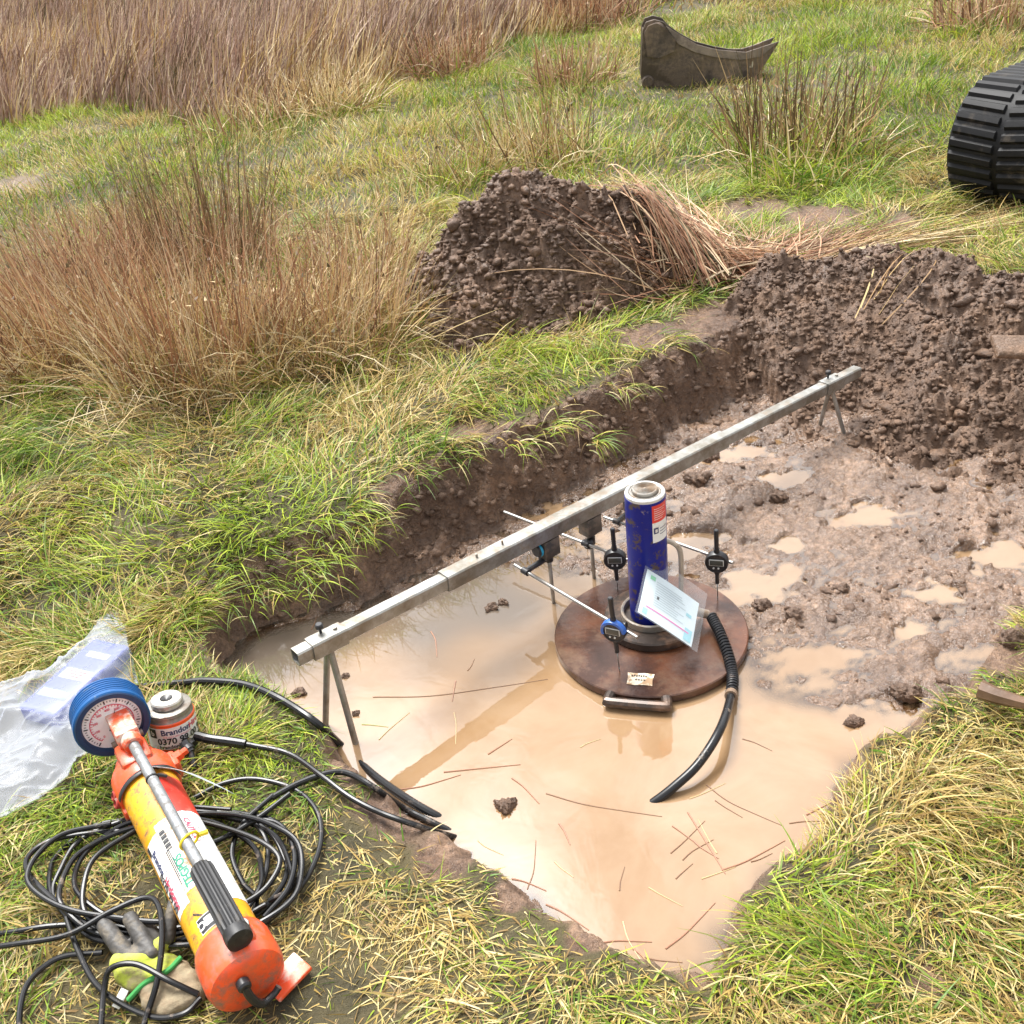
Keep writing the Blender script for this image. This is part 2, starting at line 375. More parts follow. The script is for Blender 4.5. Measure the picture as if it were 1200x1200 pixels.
def soil_nodes(m, wet=0.0, light=(0.27, 0.165, 0.105), dark=(0.075, 0.042, 0.027), scale=1.0, rlo=0.28, rhi=0.75, bd=0.012):
    n = m.node_tree.nodes; l = m.node_tree.links; b = n['Principled BSDF']
    tc = n.new('ShaderNodeTexCoord')
    def nz(s, det, ro=0.6):
        t = n.new('ShaderNodeTexNoise'); t.inputs['Scale'].default_value = s * scale; t.inputs['Detail'].default_value = det; t.inputs['Roughness'].default_value = ro; l.new(tc.outputs['Object'], t.inputs['Vector']); return t
    a = nz(7, 8, .65); a2 = nz(55, 6, .7)
    add = n.new('ShaderNodeMath'); add.operation = 'MULTIPLY_ADD'; add.inputs[1].default_value = 0.5; l.new(a2.outputs['Fac'], add.inputs[0]); 
    h = n.new('ShaderNodeMath'); h.operation = 'MULTIPLY'; h.inputs[1].default_value = 0.5; l.new(a.outputs['Fac'], h.inputs[0]); l.new(h.outputs[0], add.inputs[2])
    cr = n.new('ShaderNodeValToRGB'); e = cr.color_ramp.elements; e[0].position = 0.36; e[0].color = (*dark, 1); e[1].position = 0.64; e[1].color = (*light, 1)
    mid = cr.color_ramp.elements.new(0.5); mid.color = (*[(p * 0.62 + q * 0.38) * .95 for p, q in zip(dark, light)], 1)
    l.new(add.outputs[0], cr.inputs[0])
    r = nz(9, 4); rr = n.new('ShaderNodeMapRange'); rr.inputs[1].default_value = 0.35; rr.inputs[2].default_value = 0.65; rr.inputs[3].default_value = rlo; rr.inputs[4].default_value = rhi; l.new(r.outputs['Fac'], rr.inputs[0])
    bt = nz(130, 5, .7); b2 = nz(34, 5, .65); bp0 = n.new('ShaderNodeBump'); bp0.inputs['Strength'].default_value = 1.0; bp0.inputs['Distance'].default_value = bd
    l.new(b2.outputs['Fac'], bp0.inputs['Height']); bp = n.new('ShaderNodeBump'); bp.inputs['Strength'].default_value = 0.9; bp.inputs['Distance'].default_value = bd * .4
    l.new(bt.outputs['Fac'], bp.inputs['Height']); l.new(bp0.outputs[0], bp.inputs['Normal'])
    return cr.outputs[0], rr.outputs[0], bp
def soil_mat(name, **k):
    m = bpy.data.materials.new(name); m.use_nodes = True; b = m.node_tree.nodes['Principled BSDF']
    c, r, bp = soil_nodes(m, **k); l = m.node_tree.links
    l.new(c, b.inputs['Base Color']); l.new(r, b.inputs['Roughness']); l.new(bp.outputs[0], b.inputs['Normal'])
    return m
M_heap = soil_mat('loose_soil', light=(0.23, 0.138, 0.085), dark=(0.07, 0.039, 0.024), rlo=.38, rhi=.8)
M_clod = soil_mat('clod_soil', light=(0.23, 0.14, 0.088), dark=(0.075, 0.042, 0.026), rlo=.35, rhi=.75)
def ground_mat():
    m = bpy.data.materials.new('ground_soil'); m.use_nodes = True; n = m.node_tree.nodes; l = m.node_tree.links; b = n['Principled BSDF']
    c, r, bp = soil_nodes(m, light=(0.35, 0.215, 0.132), dark=(0.088, 0.048, 0.029), bd=.019)
    at_ = n.new('ShaderNodeAttribute'); at_.attribute_name = 'soil'
    wt = n.new('ShaderNodeAttribute'); wt.attribute_name = 'wall'
    # bank face and bare patches: soil colour multiplied darker
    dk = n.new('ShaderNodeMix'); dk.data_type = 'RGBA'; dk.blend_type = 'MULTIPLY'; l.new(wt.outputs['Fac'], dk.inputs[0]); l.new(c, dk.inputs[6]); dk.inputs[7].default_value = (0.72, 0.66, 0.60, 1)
    tc = n.new('ShaderNodeTexCoord'); t = n.new('ShaderNodeTexNoise'); t.inputs['Scale'].default_value = 5; t.inputs['Detail'].default_value = 10; t.inputs['Roughness'].default_value = .7; l.new(tc.outputs['Object'], t.inputs['Vector'])
    gr = n.new('ShaderNodeValToRGB'); e = gr.color_ramp.elements; e[0].position = .35; e[0].color = (0.035, 0.030, 0.012, 1); e[1].position = .65; e[1].color = (0.11, 0.085, 0.032, 1)
    l.new(t.outputs['Fac'], gr.inputs[0])
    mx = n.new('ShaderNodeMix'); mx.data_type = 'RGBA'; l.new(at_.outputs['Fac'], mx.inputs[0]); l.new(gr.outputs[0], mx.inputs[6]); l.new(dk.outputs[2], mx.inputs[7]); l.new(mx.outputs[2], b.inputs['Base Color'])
    wet = n.new('ShaderNodeAttribute'); wet.attribute_name = 'wet'
    rm = n.new('ShaderNodeMix'); rm.data_type = 'FLOAT'; l.new(wet.outputs['Fac'], rm.inputs[0]); rm.inputs[2].default_value = 0.8
    rs = n.new('ShaderNodeMath'); rs.operation = 'MULTIPLY'; rs.inputs[1].default_value = 0.36; l.new(r, rs.inputs[0]); l.new(rs.outputs[0], rm.inputs[3])
    l.new(rm.outputs[0], b.inputs['Roughness']); l.new(bp.outputs[0], b.inputs['Normal'])
    cw = n.new('ShaderNodeMath'); cw.operation = 'MULTIPLY'; cw.inputs[1].default_value = 0.7; l.new(wet.outputs['Fac'], cw.inputs[0]); l.new(cw.outputs[0], b.inputs['Coat Weight']); b.inputs['Coat Roughness'].default_value = .10; b.inputs['Coat IOR'].default_value = 1.6
    l.new(n['Bump'].outputs[0], b.inputs['Coat Normal'])
    return m
def water_mat():
    m = bpy.data.materials.new('silty_water'); m.use_nodes = True; n = m.node_tree.nodes; l = m.node_tree.links; n.remove(n['Principled BSDF'])
    out = n['Material Output']; tc = n.new('ShaderNodeTexCoord')
    def nz(s, det, ro=.5):
        t = n.new('ShaderNodeTexNoise'); t.inputs['Scale'].default_value = s; t.inputs['Detail'].default_value = det; t.inputs['Roughness'].default_value = ro; t.inputs['Distortion'].default_value = 0.6; l.new(tc.outputs['Object'], t.inputs['Vector']); return t
    t = nz(3.2, 6, .6); cr = n.new('ShaderNodeValToRGB'); e = cr.color_ramp.elements; e[0].position = .35; e[0].color = (0.235, 0.135, 0.062, 1); e[1].position = .65; e[1].color = (0.30, 0.195, 0.110, 1); l.new(t.outputs['Fac'], cr.inputs[0])
    # clearer, browner water towards the bank (silt not stirred up there)
    sl_ = n.new('ShaderNodeAttribute'); sl_.attribute_name = 'silt'
    mxs = n.new('ShaderNodeMix'); mxs.data_type = 'RGBA'; l.new(sl_.outputs['Fac'], mxs.inputs[0]); mxs.inputs[6].default_value = (0.125, 0.098, 0.075, 1); l.new(cr.outputs[0], mxs.inputs[7])
    df = n.new('ShaderNodeBsdfDiffuse'); l.new(mxs.outputs[2], df.inputs['Color'])
    tr = n.new('ShaderNodeBsdfTransparent'); tr.inputs['Color'].default_value = (0.86, 0.72, 0.55, 1)
    dp = n.new('ShaderNodeAttribute'); dp.attribute_name = 'depth'
    mul = n.new('ShaderNodeMath'); mul.operation = 'MULTIPLY'; mul.inputs[1].default_value = -110; l.new(dp.outputs['Fac'], mul.inputs[0])
    ex = n.new('ShaderNodeMath'); ex.operation = 'EXPONENT'; l.new(mul.outputs[0], ex.inputs[0])
    body = n.new('ShaderNodeMixShader'); l.new(ex.outputs[0], body.inputs[0]); l.new(df.outputs[0], body.inputs[1]); l.new(tr.outputs[0], body.inputs[2])
    gl = n.new('ShaderNodeBsdfGlossy'); gl.inputs['Roughness'].default_value = 0.015
    bt = nz(9, 3); bp = n.new('ShaderNodeBump'); bp.inputs['Strength'].default_value = 0.10; bp.inputs['Distance'].default_value = 0.006; l.new(bt.outputs['Fac'], bp.inputs['Height']); l.new(bp.outputs[0], gl.inputs['Normal'])
    fr = n.new('ShaderNodeFresnel'); fr.inputs['IOR'].default_value = 2.1; l.new(bp.outputs[0], fr.inputs['Normal'])
    mx = n.new('ShaderNodeMixShader'); l.new(fr.outputs[0], mx.inputs[0]); l.new(body.outputs[0], mx.inputs[1]); l.new(gl.outputs[0], mx.inputs[2]); l.new(mx.outputs[0], out.inputs['Surface'])
    return m
def leaf_mat(name, rough=0.45, transl=0.3):
    m = bpy.data.materials.new(name); m.use_nodes = True; n = m.node_tree.nodes; l = m.node_tree.links; b = n['Principled BSDF']
    a = n.new('ShaderNodeAttribute'); a.attribute_name = 'tint'; l.new(a.outputs['Color'], b.inputs['Base Color']); b.inputs['Roughness'].default_value = rough; b.inputs['Specular IOR Level'].default_value = 0.35
    t = n.new('ShaderNodeBsdfTranslucent'); l.new(a.outputs['Color'], t.inputs['Color'])
    mx = n.new('ShaderNodeMixShader'); mx.inputs[0].default_value = transl; l.new(b.outputs[0], mx.inputs[1]); l.new(t.outputs[0], mx.inputs[2]); l.new(mx.outputs[0], n['Material Output'].inputs['Surface'])
    return m
M_ground = ground_mat(); M_water = water_mat(); M_grass = leaf_mat('grass_blades'); M_rush = leaf_mat('rush_stems', .6, .15)

# ================================================================== GROUND: one sheet to the horizon
def graded(a, b, step, lo, hi, g=1.07):
    c = list(np.arange(a, b + step / 2, step)); s = step; x = c[-1]; up = []
    while x < hi: s *= g; x += s; up.append(x)
    s = step; x = a; dn = []
    while x > lo: s *= g; x -= s; dn.append(x)
    return np.array(dn[::-1] + c + up)
gx = graded(-1.2, 1.9, 0.0072, -900, 900); gy = graded(1.05, 4.0, 0.0075, -300, 1800)
X, Y = np.meshgrid(gx, gy); Z = terrain(X, Y)
D = foot_d(X, Y); S = soil_mask(X, Y, D)
_t = sstep(2.2, 3.0, Y + .12 * X)
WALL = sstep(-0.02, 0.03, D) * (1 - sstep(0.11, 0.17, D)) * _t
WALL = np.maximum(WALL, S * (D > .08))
WET = np.clip(sstep(0.04, -0.05, D) + 0.25 * S, 0, 1)
def tz(x, y):
    i = int(np.clip(np.searchsorted(gx, x) - 1, 0, len(gx) - 2)); j = int(np.clip(np.searchsorted(gy, y) - 1, 0, len(gy) - 2))
    u = (x - gx[i]) / (gx[i + 1] - gx[i]); v = (y - gy[j]) / (gy[j + 1] - gy[j])
    return float((Z[j, i] * (1 - u) + Z[j, i + 1] * u) * (1 - v) + (Z[j + 1, i] * (1 - u) + Z[j + 1, i + 1] * u) * v)
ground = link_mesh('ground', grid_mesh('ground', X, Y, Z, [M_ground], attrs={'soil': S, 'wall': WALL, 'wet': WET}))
tag(ground, 'wet field ground with a shallow muddy pit dug into it', 'ground', kind='structure')

# ================================================================== WATER in the pit
wx = np.arange(-1.15, 2.3, 0.012); wy = np.arange(1.0, 3.75, 0.012); WX, WY = np.meshgrid(wx, wy)
dep = np.clip(WATER_Z - terrain(WX, WY), 0, 1); keep = sdist(FOOT, WX, WY) < 0.10
c0 = at(300, 760, WATER_Z); c1 = at(560, 690, WATER_Z)
sd, _ = seg_d([(c0.x, c0.y, 0), (at(430, 700, WATER_Z).x, at(430, 700, WATER_Z).y, 0), (c1.x, c1.y, 0)], WX, WY)
silt = sstep(0.04, 0.55, sd + 0.16 * noise2(WX * 5, WY * 5, 91))
water = link_mesh('puddle_water', grid_mesh('puddle_water', WX, WY, np.full(WX.shape, WATER_Z), [M_water], keep, attrs={'depth': dep, 'silt': silt}))
tag(water, 'cream brown silty water flooding the front of the dug pit', 'water', kind='structure')

# far pale flood water behind the reeds, top left
fw = MB(); c = at(-60, -6, 0)
M_far = mat('flood_water', (0.3, 0.3, 0.29), .06, spec=.6)
fw.lathe([(0, 0), (6, 0)], Matrix.Translation((c.x, c.y, tz(c.x, c.y) + 0.12)), 24)
tag(fw.build('flood_water', M_far), 'pale strip of standing water beyond the reeds', 'water', kind='structure')

# ================================================================== SPOIL HEAPS
def heap(name, fn, x0, x1, y0, y1, step, label, clod_n, cmin, cmax, seed):
    X, Y = np.meshgrid(np.arange(x0, x1, step), np.arange(y0, y1, step))
    H = fn(X, Y); T = terrain(X, Y); keep = H > T - 0.03
    X2 = X + 0.35 * step * noise2(X * 40, Y * 40, 5); Y2 = Y + .35 * step * noise2(X * 40, Y * 40, 6)
    o = link_mesh(name, grid_mesh(name, X2, Y2, H, [M_heap], keep), None, ((x0 + x1) / 2, (y0 + y1) / 2, 0.0))
    tag(o, label, 'soil heap')
    # loose crumbs that rolled over the surface: part of the heap
    r = np.random.default_rng(seed); k = H > T + 0.0
    ys, xs = np.nonzero(k); p = r.integers(0, len(ys), clod_n)
    cx = X[ys[p], xs[p]] + r.normal(0, .015, clod_n); cy = Y[ys[p], xs[p]] + r.normal(0, .015, clod_n)
    cz = np.maximum(fn(cx, cy), terrain(cx, cy))
    me = clod_cloud('clods', cx, cy, cz, cmin + (cmax - cmin) * r.random(clod_n) ** 3 + np.where(r.random(clod_n) < .008, r.uniform(.008, .026, clod_n), 0), r, [M_heap])
    c = link_mesh('clods', me, o); c['kind'] = 'stuff'
    return o
def ico(sub):
    bm = bmesh.new(); bmesh.ops.create_icosphere(bm, subdivisions=sub, radius=1.0)
    v = np.array([tuple(q.co) for q in bm.verts]); bm.verts.index_update(); f = np.array([[q.index for q in g.verts] for g in bm.faces]); bm.free(); return v, f
ICO_V, ICO_F = ico(1)
def clod_cloud(name, cx, cy, cz, rad, r, mats):
    n = len(cx); V = np.repeat(ICO_V[None], n, 0)
    ph = r.random((n, 1, 3)) * 50
    for fq, am in ((1.6, .30), (3.7, .22), (8.0, .10)):
        q = V * fq + ph
        V = V * (1 + am * (np.sin(q[..., :1] * 1.7 + 1.3 * np.sin(q[..., 1:2] * 1.9)) * np.cos(q[..., 2:3] * 1.3 + q[..., 1:2])))
    V = V * (0.60 + 0.8 * r.random((n, len(ICO_V), 1)))
    V = V * (0.6 + 0.7 * r.random((n, 1, 3))) * np.array([1, 1, .75])
    a = r.random(n) * 6.28; ca, sa = np.cos(a)[:, None], np.sin(a)[:, None]
    x = V[..., 0] * ca - V[..., 1] * sa; y = V[..., 0] * sa + V[..., 1] * ca
    W = np.stack([x, y, V[..., 2]], -1) * rad[:, None, None] + np.stack([cx, cy, cz - rad * .12], -1)[:, None, :]
    Fc = ICO_F[None] + (np.arange(n) * len(ICO_V))[:, None, None]
    return quads_mesh(name, W.reshape(-1, 3), Fc.reshape(-1, 3), mats, False)
heap('soil_heap', heap_a, -0.75, 1.55, 3.75, 5.5, 0.0085, 'tall dark brown heap of dug soil on the grass behind the pit', 12000, .003, .021, 3)
heap('soil_heap', heap_b, 0.2, 3.4, 2.6, 4.8, 0.009, 'long low bank of crumbly brown soil spread along the right side of the pit', 22000, .003, .017, 4)
# crumbs over the pit floor and along the foot of the bank
r = np.random.default_rng(21); n = 60000
cx = r.uniform(-1.1, 2.4, n); cy = r.uniform(1.1, 3.9, n); dd = foot_d(cx, cy); pl = sdist(POOL, cx, cy)
k = (dd > -0.5) & (dd < .15) & (pl > .03) & (cy + .12 * cx > 2.35) & (r.random(n) < .08 + .95 * np.exp(-np.abs(dd - .05) / .06))
k |= (dd < 0) & (pl > 0.0) & (r.random(n) < .05 * sstep(-.1, .4, noise2(cx * 4, cy * 4, 8)))
cx, cy = cx[k], cy[k]
o = link_mesh('soil_crumbs', clod_cloud('soil_crumbs', cx, cy, terrain(cx, cy), .003 + .017 * r.random(len(cx)) ** 4, r, [M_clod]))
tag(o, 'small crumbs of brown soil strewn over the pit floor and bank', 'soil crumbs', kind='stuff')

# ================================================================== GRASS AND RUSHES
GREEN = np.array([(.085, .17, .016), (.14, .22, .022), (.27, .36, .030), (.42, .48, .05)])
OLIVE = np.array([(.14, .15, .03), (.20, .19, .045)])
STRAW = np.array([(.52, .40, .14), (.60, .50, .25), (.42, .29, .09), (.28, .18, .07)])
def blades(x, y, z, L, wd, th0, curl, az, col, segs=3, taper=1.6, thmax=1.75, tw=None):
    n = len(x); s = np.linspace(0, 1, segs + 1); V = np.zeros((n, segs + 1, 2, 3)); px, py, pz = x.copy(), y.copy(), z.copy()
    ca, sa = np.cos(az), np.sin(az); tw = np.zeros(n) if tw is None else tw
    for i, t in enumerate(s):
        th = np.minimum(th0 + curl * t, thmax)
        if i: px = px + L / segs * np.sin(th) * ca; py = py + L / segs * np.sin(th) * sa; pz = pz + L / segs * np.cos(th)
        hw = wd * .5 * max(.12, 1 - t ** taper)
        # across direction: horizontal, twisted about the stem
        ax = -sa * np.cos(tw) + ca * np.cos(th) * np.sin(tw); ay = ca * np.cos(tw) + sa * np.cos(th) * np.sin(tw); az_ = -np.sin(th) * np.sin(tw)
        for j, sg in enumerate((-1, 1)):
            V[:, i, j, 0] = px + sg * hw * ax; V[:, i, j, 1] = py + sg * hw * ay; V[:, i, j, 2] = pz + sg * hw * az_
    return V, np.repeat(np.repeat(col[:, None, None, :], segs + 1, 1), 2, 2)
def strip_faces(n, segs):
    b = (np.arange(n) * (segs + 1) * 2)[:, None] + (np.arange(segs) * 2)[None]
    return np.stack([b, b + 1, b + 3, b + 2], -1).reshape(-1, 4)
def strips_mesh(name, parts, m):
    Vs, Cs, Fs = [], [], []; off = 0
    for V, C in parts:
        n, s1 = V.shape[:2]; Fs.append(strip_faces(n, s1 - 1) + off); Vs.append(V.reshape(-1, 3)); c = C.reshape(-1, 3); Cs.append(np.concatenate([c, np.ones((len(c), 1))], 1)); off += n * s1 * 2
    return quads_mesh(name, np.concatenate(Vs), np.concatenate(Fs), [m], True, np.concatenate(Cs))
def grass_cols(x, y, r, dry_bias=0.0):
    n = len(x); q = fbm(x * 0.9, y * 0.9, 3, 201) + .6 * noise2(x * 3.1, y * 3.1, 207)
    dry = 1 / (1 + np.exp(-(q * 2.6 + dry_bias))); u = r.random(n)
    col = GREEN[np.clip((r.random(n) * 2.6 + 1.4 * noise2(x * 1.6, y * 1.6, 203) + .7).astype(int), 0, 3)]
    o = OLIVE[r.integers(0, 2, n)]; s = STRAW[np.minimum((r.random(n) ** 1.3 * 4).astype(int), 3)]
    col = np.where((u < dry * .95)[:, None], s, np.where((u < dry * .95 + .10)[:, None], o, col))
    return col * (0.78 + .44 * r.random((n, 1)))
def scatter(r, n, x0, x1, y0, y1):
    x = r.uniform(x0, x1, n); y = r.uniform(y0, y1, n); px, py = np_proj(x, y, np.zeros(n)); k = (px > -480) & (px < 1750) & (py > -60) & (py < 1560); return x[k], y[k]
def clear(x, y, r, near=True):
    k = np.ones(len(x), bool)
    if near:
        d = foot_d(x, y); s = soil_mask(x, y, d); k &= s < .25 + .5 * r.random(len(x)); k &= d > .015; k &= sdist(BO, x, y) > -.02
        for fn in (heap_a, heap_b): k &= fn(x, y) < terrain(x, y) + .015
    return k
BO = [(at(a, b, -.06).x, at(a, b, -.06).y) for a, b in ((-90, 800), (0, 790), (52, 776), (96, 748), (114, 722), (134, 714), (143, 730), (152, 768), (158, 800), (150, 850), (110, 868), (84, 876), (72, 900), (38, 924), (0, 944), (-90, 985))]
parts = []; r = np.random.default_rng(31)
COILC = at(205, 1030, -.1); BKT = at(792, 112, 0)
def comb(x, y, r, sd=.9):
    return 5.0 * noise2(x * 1.1, y * 1.1, 211) + 2.2 * noise2(x * 3.7, y * 3.7, 213) + r.normal(0, sd, len(x)) - 1.2
# near: long wet matted grass
for (n, y0, y1, L0, L1, w0, segs, t0, t1, c0, c1, dry) in ((110000, .7, 2.6, .05, .15, .0032, 3, .35, 1.15, .3, 1.2, .25), (26000, .7, 2.6, .12, .24, .0042, 4, .5, 1.1, .6, 1.1, -.2), (60000, .7, 2.6, .06, .16, .003, 2, 1.25, 1.55, 0, .25, 1.3),
                                           (105000, 2.6, 6.2, .06, .17, .0042, 3, .3, 1.1, .3, 1.2, -.05), (26000, 2.6, 6.2, .14, .26, .005, 4, .4, 1.1, .6, 1.1, -.2), (50000, 2.6, 6.2, .07, .16, .004, 2, 1.2, 1.5, 0, .3, 1.1)):
    x, y = scatter(r, int(n * (1.1 if y1 > 3 else 1.4)), -3.7 if y1 > 3 else -2.3, 4.7 if y1 > 3 else 2.6, y0, y1); k = clear(x, y, r); x, y = x[k], y[k]; n = len(x)
    tuft = .65 + .6 * np.clip(noise2(x * 5, y * 5, 221) + .45, 0, 1.2)
    # flattened round the pump and the trodden corner
    tramp = np.exp(-((x + .45) ** 2 + (y - 1.25) ** 2) / .35)
    flat = np.exp(-((x - COILC.x) ** 2 + (y - COILC.y) ** 2) / .16)
    L = .82 * r.uniform(L0, L1, n) * tuft * (1 - .25 * tramp) * (1 - .35 * flat); az = comb(x, y, r); d = foot_d(x, y)
    th = np.minimum(r.uniform(t0, t1, n) + .45 * tramp + .15 * flat, 1.42)
    near_lip = (d < .16) & (r.random(n) < .5) & (y + .12 * x > 2.35); L = L * np.where((d < .14) & (y + .12 * x < 2.35), .62, 1.0) * np.where(y < 2.6, .86, 1.0); gxp = PIT_C = (0.45, 2.3)
    az = np.where(near_lip, np.arctan2(PIT_C[1] - y, PIT_C[0] - x) + r.normal(0, .7, n), az)
    V, C = blades(x, y, terrain(x, y) - .004, L, w0 * r.uniform(.7, 1.4, n), th, r.uniform(c0, c1, n), az, grass_cols(x, y, r, dry + .5 * tramp - .2), segs, thmax=np.where(near_lip, 2.3, 1.62), tw=r.normal(0, .5, n))
    parts.append((V, C))
# mid and far meadow
for (n, y0, y1, x0, x1, L0, L1, w0, segs, dry) in ((140000, 6.2, 13, -8, 9, .06, .16, .007, 3, -1.0), (40000, 6.2, 13, -8, 9, .07, .15, .007, 2, 1.0), (70000, 13, 40, -26, 20, .12, .25, .018, 2, -.5)):
    x, y = scatter(r, n, x0, x1, y0, y1); k = clear(x, y, r, y0 < 8); x, y = x[k], y[k]; n = len(x)
    L = r.uniform(L0, L1, n) * (.6 + .8 * np.clip(noise2(x * 1.7, y * 1.7, 223) + .4, 0, 1.2)) * (1 - .55 * np.exp(-((x - BKT.x - .4) ** 2 / .9 + (y - BKT.y + .5) ** 2 / .7)))
    V, C = blades(x, y, terrain(x, y) - .01, L, w0 * r.uniform(.7, 1.4, n), r.uniform(.1, .8, n), r.uniform(.2, .9, n), comb(x * .6, y * .6, r, 1.2), grass_cols(x * .55, y * .55, r, dry), segs, tw=r.normal(0, .5, n))
    parts.append((V, C))
# grass hanging over the broken edge of the bank
lipx, lipy = [], []
for (a, b, zz, nn, sd) in ((215, 688, .0, 60, .05), (290, 660, .03, 80, .05), (350, 635, .05, 100, .05), (400, 605, .06, 90, .05), (430, 590, .06, 60, .04), (480, 553, .06, 45, .04), (540, 518, .08, 50, .04), (655, 486, .08, 50, .04), (698, 528, .02, 45, .02), (730, 440, .10, 40, .04), (610, 500, .10, 40, .04), (790, 390, .1, 60, .05)):
    p = at(a, b, zz); lipx.append(r.normal(p.x, sd, nn)); lipy.append(r.normal(p.y, sd, nn))
x = np.concatenate(lipx); y = np.concatenate(lipy); n = len(x)
V, C = blades(x, y, np.maximum(terrain(x, y), grass_level(x, y) - .03), r.uniform(.06, .15, n), .0036 * r.uniform(.7, 1.4, n), r.uniform(.5, 1.2, n), r.uniform(.8, 1.7, n), -.85 + r.normal(0, .55, n), grass_cols(x, y, r, -.1), 5, thmax=2.7, tw=r.normal(0, .5, n)); parts.append((V, C))
g = link_mesh('grass', strips_mesh('grass', parts, M_grass)); tag(g, 'wet matted green and straw coloured grass covering the field', 'grass', kind='stuff')

RUSTY = np.array([(.30, .145, .08), (.40, .21, .12), (.52, .34, .20), (.16, .085, .05), (.52, .40, .26)])
TAN = np.array([(.64, .49, .25), (.50, .35, .15), (.74, .62, .40), (.34, .20, .085), (.17, .10, .05)])
DARK = np.array([(.11, .07, .035), (.18, .105, .055), (.09, .075, .03), (.26, .16, .08), (.38, .27, .14)])
def pick(pal, n, r): return pal[r.integers(0, len(pal), n)] * (.75 + .5 * r.random((n, 1)))
def clump(px, py, R, label, stems=0, sh=.6, spal=DARK, straw=0, wh=.35, wpal=TAN, green=0, gh=.25, w0=.004, lean=.35, bias=(0, 0), z=.1, seed=0, name='rush_clump', group=None, squash=1.0):
    b = at(px, py, z); r = np.random.default_rng(seed + 1000)
    t = thing(name, (b.x, b.y, tz(b.x, b.y)), label, 'rush clump', group)
    def sub(nm, n, h, pal, wid, lean_, curl, up):
        if not n: return
        rr = R * np.sqrt(r.random(n)) * (1.0 if not up else .85); a = r.random(n) * 6.283; x = b.x + rr * np.cos(a); y = b.y + rr * np.sin(a) * squash
        th = np.abs(lean_ * rr / R + r.normal(0, 0.2 if up else .52, n)); az = a + r.normal(0, 1.0 if up else 1.6, n)
        x = x + .10 * R * noise2(x * 7, y * 7, seed); y = y + .10 * R * noise2(x * 7 + 9, y * 7, seed)
        dx = np.sin(th) * np.cos(az) + bias[0]; dy = np.sin(th) * np.sin(az) + bias[1]; az = np.arctan2(dy, dx); th = np.arcsin(np.clip(np.hypot(dx, dy), 0, .99))
        V, C = blades(x, y, terrain(x, y) - .01, h * r.uniform(.5, 1.05, n), wid * r.uniform(.7, 1.35, n), th, r.gamma(1.4, curl / 1.4, n), az, pick(pal, n, r), 4 if curl > .3 else 3, 2.5, 1.9, r.uniform(-1.5, 1.5, n))
        ps = [(V, C)]
        if up:   # little seed heads near the tips
            k = r.random(n) < .35; m = int(k.sum())
            if m:
                tip = V[k][:, -2].mean(1); V2, C2 = blades(tip[:, 0], tip[:, 1], tip[:, 2], np.full(m, .022) * w0 / .004, np.full(m, .011) * w0 / .004, r.uniform(.2, 1.4, m), np.zeros(m), r.random(m) * 6.28, pick(DARK, m, r), 2, 3); ps.append((V2, C2))
        link_mesh(nm, strips_mesh(nm, ps, M_rush), t)
    sub('stems', stems, sh, spal, w0 * 1.2, lean * .6, .12, True)
    sub('dead_leaves', straw, wh, wpal, w0 * .95, lean * 1.9, .75, False)
    sub('green_leaves', green, gh, GREEN, w0, lean * 2.2, .9, False)
    return t
NG = 'tussocks in the big mass of dead rushes on the left'
clump(60, 405, .48, 'leftmost tussock of pale straw rushes at the left edge of the photo', 420, .74, RUSTY, 1900, .50, TAN, 300, .28, bias=(-.1, -.1), seed=1, group=NG)
clump(235, 420, .44, 'drooping straw coloured tussock in the middle of the big mass of rushes', 420, .76, RUSTY, 2000, .50, TAN, 350, .28, bias=(.05, -.12), seed=2, group=NG)
clump(385, 395, .36, 'straw tussock with green leaves nearest the tall soil heap', 240, .62, RUSTY, 1400, .48, TAN, 600, .26, bias=(.12, -.1), seed=3, group=NG)
clump(240, 310, .42, 'stand of tall dark upright rush stems behind the straw tussocks', 330, .84, DARK, 800, .56, RUSTY, 150, .28, bias=(.02, 0), lean=.22, seed=4)
clump(100, 330, .5, 'reddish brown rush tussock at the back left of the big mass', 300, .52, RUSTY, 1300, .52, RUSTY, 150, .25, bias=(.03, 0), lean=.3, seed=5, group=NG)
clump(420, 320, .34, 'thin brown rush tussock behind the straw tussock beside the soil heap', 130, .48, RUSTY, 800, .40, TAN, 200, .25, seed=6, group=NG)
clump(460, 370, .22, 'low green and straw tuft against the left foot of the tall soil heap', 40, .35, TAN, 350, .30, TAN, 500, .24, bias=(.05, -.1), seed=16)
clump(935, 180, .48, 'tall brown rush clump with seed heads to the right of the digger bucket', 170, .72, DARK, 260, .5, TAN, 300, .36, w0=.0075, lean=.42, z=.05, seed=7)
clump(950, 205, .42, 'low yellow green tuft at the front of the tall brown rush clump', 20, .5, TAN, 260, .34, TAN, 500, .30, w0=.007, z=.05, seed=17)
clump(630, 195, .42, 'straw coloured rush clump standing behind the tall soil heap', 100, .62, TAN, 420, .5, TAN, 250, .34, w0=.006, lean=.3, bias=(-.05, 0), z=.05, seed=8)
clump(545, 215, .30, 'small straw tuft behind the left shoulder of the tall soil heap', 30, .4, TAN, 220, .38, TAN, 200, .3, w0=.006, bias=(.15, 0), z=.05, seed=18)
clump(672, 108, .38, 'rusty rush tuft in the green grass left of the digger bucket', 100, .5, RUSTY, 280, .42, RUSTY, 150, .3, w0=.008, z=0, seed=9)
clump(525, 92, .45, 'rusty rush tuft at the right end of the far reed bed', 160, .6, RUSTY, 450, .5, RUSTY, 120, .35, w0=.008, z=0, seed=10)
clump(385, 138, .5, 'low straw tussock at the foot of the far reed bed', 70, .5, TAN, 800, .45, TAN, 150, .3, w0=.008, lean=.45, z=0, seed=11)
